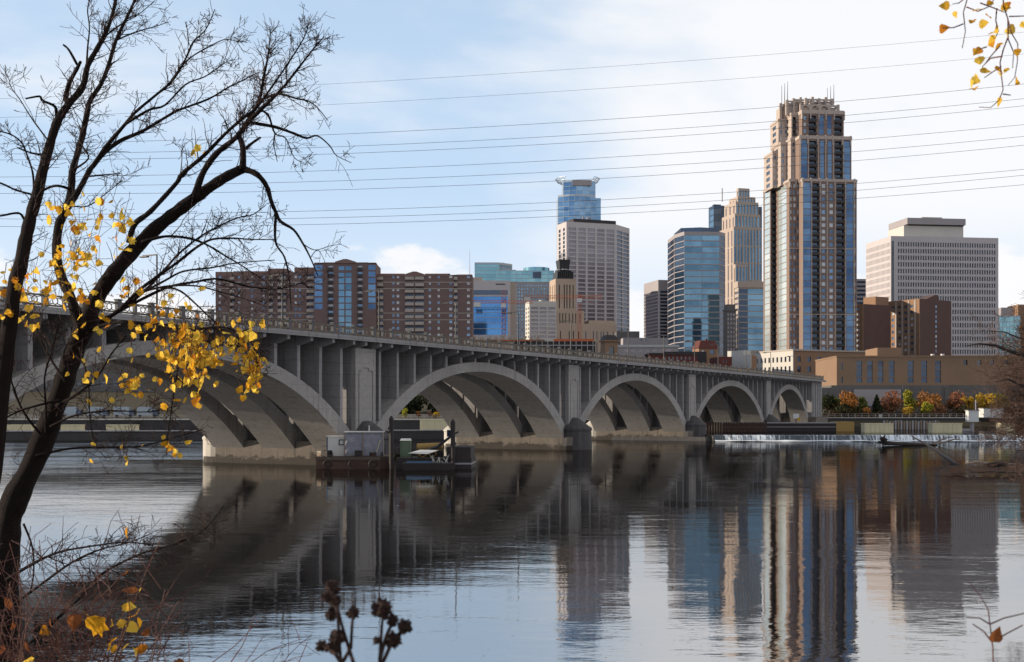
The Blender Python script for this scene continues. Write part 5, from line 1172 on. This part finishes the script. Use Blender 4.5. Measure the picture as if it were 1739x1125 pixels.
branch([(515, 415), (535, 425), (560, 418), (580, 415)], 1, .4, .2, .2, tw=.3); branch([(527, 438), (540, 425), (552, 445)], .9, .4, .2, .2)
branch([(424, 205), (429, 209), (467, 216), (499, 227), (520, 235), (539, 231), (560, 248), (571, 264), (597, 277)], 4, .5, 1.0, .6, tw=.22)
branch([(440, 171), (472, 160), (501, 167), (531, 176), (557, 205)], 3, .6, -.4, .5, tw=.5); branch([(440, 185), (456, 197), (467, 227), (485, 235), (499, 267), (512, 275)], 2.4, .5, .8, .5)
branch([(467, 227), (465, 245), (471, 275)], 1.6, .6, .5, .6)
branch([(418, 252), (430, 242), (442, 234)], 3, 2, .7, .5, tw=0)
branch([(111, 173), (117, 144), (131, 117), (137, 105)], 5, 2.5, -.3, 0, tw=.3); branch([(131, 110), (117, 85), (107, 76)], 2.3, 1.5, -.4, -.3, tw=0)
branch([(96, 197), (93, 181), (72, 171), (67, 164), (43, 168)], 3.2, 1.4, -.4, 0, tw=.2); branch([(75, 264), (53, 260), (29, 251)], 2.2, 1.2, -.2, 0, tw=.3)
branch([(57, 335), (56, 296), (45, 261), (37, 243), (19, 229), (-10, 221)], 2, 1, -.6, -.1); branch([(80, 237), (53, 200), (35, 171), (19, 149), (16, 136)], 1.4, .6, .3, 0)
branch([(56, 331), (27, 323), (0, 311), (-30, 305)], 2, 1.4, -.3, 0, tw=.3); branch([(41, 373), (31, 362), (0, 367), (-30, 368)], 2.2, 1.6, -.3, 0, tw=.3)
branch([(147, 115), (149, 80), (152, 48), (149, 13), (160, -20)], 1.8, .9, .4, .2); branch([(181, 60), (205, 42), (235, 25), (262, 2)], 1.6, .6, .3, .1); branch([(197, 69), (230, 55), (265, 45), (285, 38)], 1.6, .5, .5, .1)
branch([(120, 322), (100, 316), (85, 318), (72, 325)], 2.6, 2, 0, .1, tw=.2); branch([(150, 300), (180, 297), (205, 295)], 1.8, .8, .2, .2, tw=.5)
branch([(121, 350), (150, 350), (185, 325), (200, 312)], 1.4, .6, .3, .2)
branch([(148, 565), (175, 545), (203, 527), (240, 490), (300, 447), (333, 421), (360, 407), (395, 405), (429, 407), (467, 407)], 4.5, .8, -.4, .1, tw=.9)
branch([(203, 527), (240, 500), (280, 458), (301, 434), (333, 407), (368, 386), (405, 370), (429, 365), (451, 349)], 3, .7, .5, .1, tw=.9)
branch([(180, 545), (230, 505), (280, 477), (312, 461), (360, 455), (400, 447), (467, 442)], 3, .7, -.2, .1, tw=.8); branch([(240, 412), (280, 402), (320, 405), (349, 415), (376, 431), (408, 450), (440, 471), (456, 482)], 3, .8, .6, .2, tw=.7)
branch([(200, 530), (280, 490), (333, 479), (368, 474), (403, 482), (440, 490), (480, 490), (515, 479)], 3, .6, .2, .1, tw=.8); branch([(280, 487), (307, 495), (333, 517), (352, 535), (368, 550)], 2.2, 1, -.3, .1, tw=.4)
branch([(230, 500), (280, 487), (333, 486), (381, 498), (419, 509), (453, 522)], 2.2, .6, -.5, .1, tw=.8)
branch([(150, 560), (200, 548), (260, 553), (320, 560), (370, 556), (400, 562), (425, 580), (436, 610), (438, 640)], 3, .8, -.8, 0, tw=.6); branch([(300, 558), (305, 600), (300, 640), (292, 690), (285, 740), (283, 775)], 1.6, .6, -.8, -.6, tw=.6)
branch([(95, 690), (130, 670), (165, 640), (190, 600), (215, 570)], 3, 1, -.5, 0, tw=.8); branch([(112, 650), (80, 600), (60, 560), (40, 540), (10, 530)], 2.4, .8, .6, 0); branch([(100, 680), (60, 690), (30, 700), (-10, 720)], 2.6, 1, -.6, 0)
branch([(85, 725), (130, 705), (190, 698), (250, 700), (300, 690)], 2.2, .6, -.6, 0); branch([(60, 775), (120, 762), (190, 760), (240, 758), (300, 742), (345, 730)], 2.4, .7, .4, 0); branch([(78, 735), (78, 690), (76, 640), (90, 590), (100, 550)], 2.4, .9, -.7, 0)
branch([(75, 745), (40, 700), (20, 650), (5, 600), (-10, 570)], 2.6, .9, -.6, 0); branch([(135, 590), (150, 650), (152, 700), (160, 750), (180, 780)], 1.8, .6, -.6, 0)
branch([(10, 985), (61, 955), (98, 939), (141, 930), (215, 921), (260, 927)], 3, .8, -1.0, -.2); branch([(5, 1040), (67, 995), (123, 955), (172, 933), (215, 923), (260, 905)], 2.8, .7, -1.2, -.2, tw=.9); branch([(20, 1120), (132, 1019), (172, 976), (227, 946), (264, 933), (307, 921), (347, 900), (380, 860)], 3, .7, -.6, -.2, tw=.9)
branch([(40, 890), (55, 930), (57, 975), (50, 1010)], 2, 1, -.5, -.2, tw=.5)
tm = MB(); tips = []
for Q, S_, tw in BR_:
    L = sum((Q[i + 1] - Q[i]).length for i in range(len(Q) - 1)); cnt = int(L / KP / 12 * tw)
    for i in range(cnt):
        t = .18 + .82 * random.random() ** .75; j = min(len(Q) - 2, int(t * (len(Q) - 1))); d = (Q[j + 1] - Q[j]).normalized()
        a = Vector((random.gauss(0, 1), random.gauss(0, .8), random.gauss(0, 1))); a = (a - d * a.dot(d)).normalized()
        nd = d * .62 + a * .62 + Vector((.10, 0, .12))
        twigs(tm, Q[j], nd, random.uniform(26, 74) * KP * (1.1 - .45 * t), min(S_[j] * .55, 1.2 * KP), 2 if random.random() < .75 else 1, .62, .03, 6, 0, (1, 4), 3, .42 * KP, tips)
tm.build('twig_mass', M['twig'], TB, kind='stuff')
def leaf_mesh(m_, s, kind=0):
    out = [(0, 0), (.28, .12), (.5, .42), (.34, .62), (.42, .86), (.1, .8), (0, 1.0), (-.12, .8), (-.4, .88), (-.34, .6), (-.5, .4), (-.26, .1)] if kind == 0 else [(0, 0), (.35, .05), (.5, .3), (.3, .65), (0, 1.05), (-.3, .65), (-.5, .3), (-.35, .05)]
    if kind == 2: out = [(0, 0), (.2, .25), (.22, .5), (.12, .85), (0, 1.1), (-.14, .8), (-.2, .5), (-.18, .2)]
    curl = random.uniform(-.5, .5); fold = random.uniform(.1, .5); c = (0, .45)
    f3 = lambda p: (p[0] * s, (p[1]) * s * .95, (abs(p[0]) * fold + curl * (p[1] - .4) ** 2) * s)
    vs = [f3(c)] + [f3(p) for p in out]; n = len(out)
    stem = len(vs); vs += [(0.012 * s, 0, 0), (-.012 * s, 0, 0), (0, -.4 * s, -.1 * s)]
    me = MB().add(vs, [(0, i + 1, (i + 1) % n + 1) for i in range(n)] + [(stem, stem + 1, stem + 2)]).mesh('leaf', m_)
    return me
LV = [leaf_mesh(M['leaf_y'], 1, k) for k in (0, 0, 1, 1, 0)]; LO = [leaf_mesh(M['leaf_o'], 1, k) for k in (0, 1, 0)]; LD = [leaf_mesh(M['leaf_dry'], 1, k) for k in (0, 1, 2)]
def rnd_leaf(parent, p, size, pool):
    o_ = inst('leaf', random.choice(pool), parent, p, (random.gauss(math.pi / 2 + math.pi, .9), random.gauss(0, .8), random.uniform(0, 6.28)), None); s_ = size * random.uniform(.7, 1.25); o_.scale = (s_,) * 3
CL = [(308, 590, 27, 30, 80), (315, 640, 24, 24, 26), (410, 585, 20, 18, 20), (428, 630, 9, 24, 32), (360, 590, 24, 20, 24), (222, 650, 14, 16, 11), (130, 432, 32, 10, 16), (60, 478, 40, 16, 20), (120, 358, 22, 12, 8), (140, 385, 14, 16, 8), (200, 385, 14, 22, 13), (115, 500, 26, 12, 12), (30, 540, 28, 24, 14), (288, 765, 12, 12, 5), (140, 440, 14, 10, 8), (225, 488, 16, 10, 6), (150, 620, 20, 30, 7), (255, 555, 20, 10, 6), (335, 255, 10, 3, 3), (160, 530, 26, 16, 6), (180, 770, 60, 12, 4), (270, 520, 24, 10, 4)]
nl_ = 0
tl = MB(); rest_ = []
for cx_, cy_, sx_, sy_, n in CL:
    for i in range(int(n * 1.9)):
        x, y, d = random.gauss(cx_, sx_), random.gauss(cy_, sy_), random.gauss(-.5, .35); p = TP(x, y, d)
        pool = LO if random.random() < .28 else LV
        rest_.append((p, pool))
        q = p + Vector((random.gauss(0, .04), random.gauss(0, .03), random.uniform(.04, .2))); tl.tube([p, q, q + Vector((random.gauss(0, .1), .02, random.uniform(.0, .12)))], .4 * KP, 3, False)
random.shuffle(rest_)
for p, pool in rest_[:296]: rnd_leaf(TB, p, random.uniform(10, 17) * KP, pool)
lmass = MB()
for p, pool in rest_[296:]:
    me_ = random.choice(pool); s_ = random.uniform(9, 14) * KP; q = Euler((random.gauss(4.7, .9), random.gauss(0, .8), random.uniform(0, 6.28))).to_matrix()
    lmass.add([p + q @ (v.co * s_) for v in me_.vertices], [tuple(f.vertices) for f in me_.polygons])
lmass.build('leaf_mass', M['leaf_y'], TB, kind='stuff')
tl.build('leaf_stalks', M['twig'], TB, kind='stuff')

random.seed(77); fl_ = MB()
for i in range(90):
    Y = 34 + 90 * random.random() ** 2; X = random.uniform(-.42, .42) * Y; s_ = random.uniform(.02, .05) * (Y / 40); a = random.uniform(0, 6.28)
    fl_.add([(X + s_ * math.cos(a + k_) * (1 if k_ in (0, 3.14) else .6), Y + s_ * math.sin(a + k_) * 1.0, .006) for k_ in (0, 1.57, 3.14, 4.71)], [(0, 1, 2, 3)])
o = fl_.build('floating_leaves', M['leaf_pale']); o['kind'] = 'stuff'; o['label'] = 'tiny pale leaves and flecks drifting on the river surface'
# ================================================================ FOREGROUND SHRUBS
def shrub(lab, px0, px1, ytop, Z, nst, m_, leaves, seed):
    random.seed(seed); base = W((px0 + px1) / 2, 1125, Z); gz = base.z - .9; o = thing('wild_shrub', lab, 'shrub', (base.x, Z, gz), 0); tp = []
    k = Z / F
    for i in range(nst):
        x = (random.uniform(px0, px1) - (px0 + px1) / 2) * k; H = (1125 - random.uniform(ytop, ytop + 110)) * k + .9; m = MB()
        lean = random.uniform(-.35, .45); twigs(m, (x, random.uniform(-.4, .4), 0), (lean, random.uniform(-.2, .2), 1), H, random.uniform(.004, .008) * (Z / 6), 0, .6, .0, 7, 0, (2, 3), 5, .002, tp)
        for q in range(random.randint(4, 8)): twigs(m, (x + lean * H * .6 * (q / 8 + .3), random.uniform(-.2, .2), H * (.35 + .6 * q / 8)), (random.uniform(-1, 1), random.uniform(-.4, .4), random.uniform(.1, .8)), random.uniform(.2, .5) * Z / 6, .0035 * Z / 6, 1, .6, 0, 4, 0, (1, 3), 4, .0014, tp)
        m.build('stem', M[m_], o)
    for i in range(leaves):
        p_, d_ = random.choice(tp); rnd_leaf(o, p_, random.uniform(.05, .085) * Z / 6, LD if random.random() < .8 else LO)
    return o, tp
s1, tp1 = shrub('tangled red stemmed shrub with dry leaves in the lower left corner', -40, 200, 900, 6.0, 42, 'twig_red', 42, 21)
for x, y, s_ in ((150, 1046, .12), (190, 1058, .06), (205, 1052, .06), (240, 1056, .06), (232, 1060, .055), (214, 1030, .05), (190, 1098, .06), (206, 1104, .06), (226, 1100, .05), (55, 1122, .07), (240, 998, .045), (216, 1024, .05)):
    rnd_leaf(s1, W(x, y, 5.8) - Vector(s1.location), s_, LV)
s2, tp2 = shrub('thin low twiggy shrub with few leaves right of the lower left corner', 210, 400, 1000, 5.0, 10, 'twig_red', 10, 33)
# dry seed heads
random.seed(5)
def seed_ball(r):
    bm = bmesh.new(); bmesh.ops.create_icosphere(bm, subdivisions=3, radius=r)
    for v in bm.verts: v.co *= random.choice((.8, .9, .95, 1.0, 1.35))
    me = bpy.data.meshes.new('seed_head'); bm.to_mesh(me); bm.free(); me.materials.append(M['seed']); return me
M['seed'] = mat('dry seed head', (.055, .025, .018), .9, .5, 90, .6)
SB = [seed_ball(1.0) for i in range(3)]
def seed_plant(lab, heads, root, Z, stems):
    p0 = W(root[0], root[1], Z); o = thing('dry_thistle', lab, 'plant', p0, 0)
    for pts in stems: MB().tube([W(x, y, Z + random.uniform(-.03, .03)) - p0 for x, y in pts], [.0042, .0036, .003, .0022][:len(pts)], 6).build('stem', M['twig'], o)
    for x, y, r in heads: inst('seed_head', random.choice(SB), o, W(x, y, Z + random.uniform(-.02, .02)) - p0, (random.random() * 6,) * 3, (r * Z / F,) * 3)
seed_plant('dark blurred dry seed head plant, left of two at the bottom', [(565, 998, 11), (556, 1014, 9), (570, 1020, 10), (564, 1044, 10), (600, 1041, 10), (573, 1084, 12), (546, 1097, 9), (558, 1099, 8), (569, 1101, 9)], (578, 1330), 2.2,
           [[(578, 1330), (579, 1130), (573, 1040), (566, 1000)], [(579, 1130), (596, 1100), (598, 1060), (600, 1041)], [(579, 1125), (570, 1112), (556, 1100), (546, 1097)], [(600, 1125), (592, 1100), (580, 1060), (571, 1022)]])
seed_plant('dark blurred dry seed head plant, right of two at the bottom', [(650, 1034, 15), (642, 1038, 9), (667, 1054, 9), (687, 1064, 12), (669, 1087, 13), (640, 1088, 6)], (645, 1330), 2.2,
           [[(645, 1330), (645, 1120), (648, 1070), (651, 1035)], [(645, 1120), (656, 1080), (667, 1056)], [(648, 1130), (664, 1095), (687, 1064)]])
o = thing('dry_sprig', 'thin dry sprig with one rust leaf at the bottom right', 'plant', W(1688, 1250, 3), 0); p0 = W(1688, 1250, 3)
for pts in ([(1688, 1250), (1686, 1100), (1678, 1035), (1662, 1008), (1642, 985)], [(1684, 1090), (1670, 1072), (1652, 1060)], [(1682, 1060), (1705, 1050), (1739, 1042)], [(1686, 1090), (1712, 1075), (1737, 1062)], [(1680, 1060), (1664, 1050), (1640, 1049)]):
    MB().tube([W(x, y, 3) - p0 for x, y in pts], [.0022, .0019, .0016, .0012, .0008][:len(pts)], 5).build('stem', M['twig_red'], o)
rl = inst('leaf', LD[1], o, W(1686, 1090, 2.98) - p0, (R(100), R(10), R(20)), (.045,) * 3)
# hanging leaves at the upper right
ZH = 5.0
o = thing('hanging_branch', 'drooping twig with yellow leaves hanging in the upper right corner', 'branch', W(1700, -80, ZH), 0); p0 = W(1700, -80, ZH)
zx = lambda x, y: (1540 + x * .1778, y * .1778)
for pts in ([(560, -120), (575, 0), (540, 120), (560, 300), (530, 460)], [(540, 230), (450, 265), (340, 270)], [(900, -300), (925, 60), (965, 180), (1000, 320), (1060, 420), (1055, 600), (1030, 740), (970, 815)], [(965, 180), (970, 380), (1020, 500), (1010, 650)], [(965, 360), (920, 480), (890, 600), (905, 740), (920, 860), (880, 960), (800, 1030), (690, 1025)], [(910, 540), (800, 560), (720, 640)], [(890, 440), (800, 540), (740, 620)], [(900, 640), (820, 690), (740, 745)], [(860, 80), (850, 200), (875, 300), (830, 400)], [(570, 70), (680, 110), (800, 60), (900, -150)], [(920, 900), (990, 910)], [(760, 450), (700, 470)], [(980, 160), (1140, 155)], [(700, 30), (860, 90), (930, 120)], [(560, -20), (500, 30), (440, 40)]):
    P = [W(*zx(x, y), ZH + random.uniform(-.1, .1)) - p0 for x, y in pts]; MB().tube(P, [.0032 - .0018 * i / len(P) for i in range(len(P))], 5).build('twig', M['twig_red'], o)
LH = [leaf_mesh(M['leaf_y'], 1, 1) for i in range(3)] + [leaf_mesh(M['leaf_o'], 1, 1)]
for x, y in ((410, 55), (455, 110), (590, 205), (640, 190), (690, 235), (760, 145), (720, 80), (815, 15), (930, 40), (900, 60), (880, 250), (945, 295), (790, 325), (845, 345), (815, 405), (665, 465), (715, 465), (690, 545), (925, 410), (1055, 465), (1090, 215), (1035, 270), (850, 630), (870, 695), (960, 650), (700, 670), (680, 740), (640, 840), (1060, 755), (885, 930), (310, 290), (600, 815), (660, 710), (960, 20)):
    rnd_leaf(o, W(*zx(x, y), ZH + random.uniform(-.08, .08)) - p0, .042, LH)
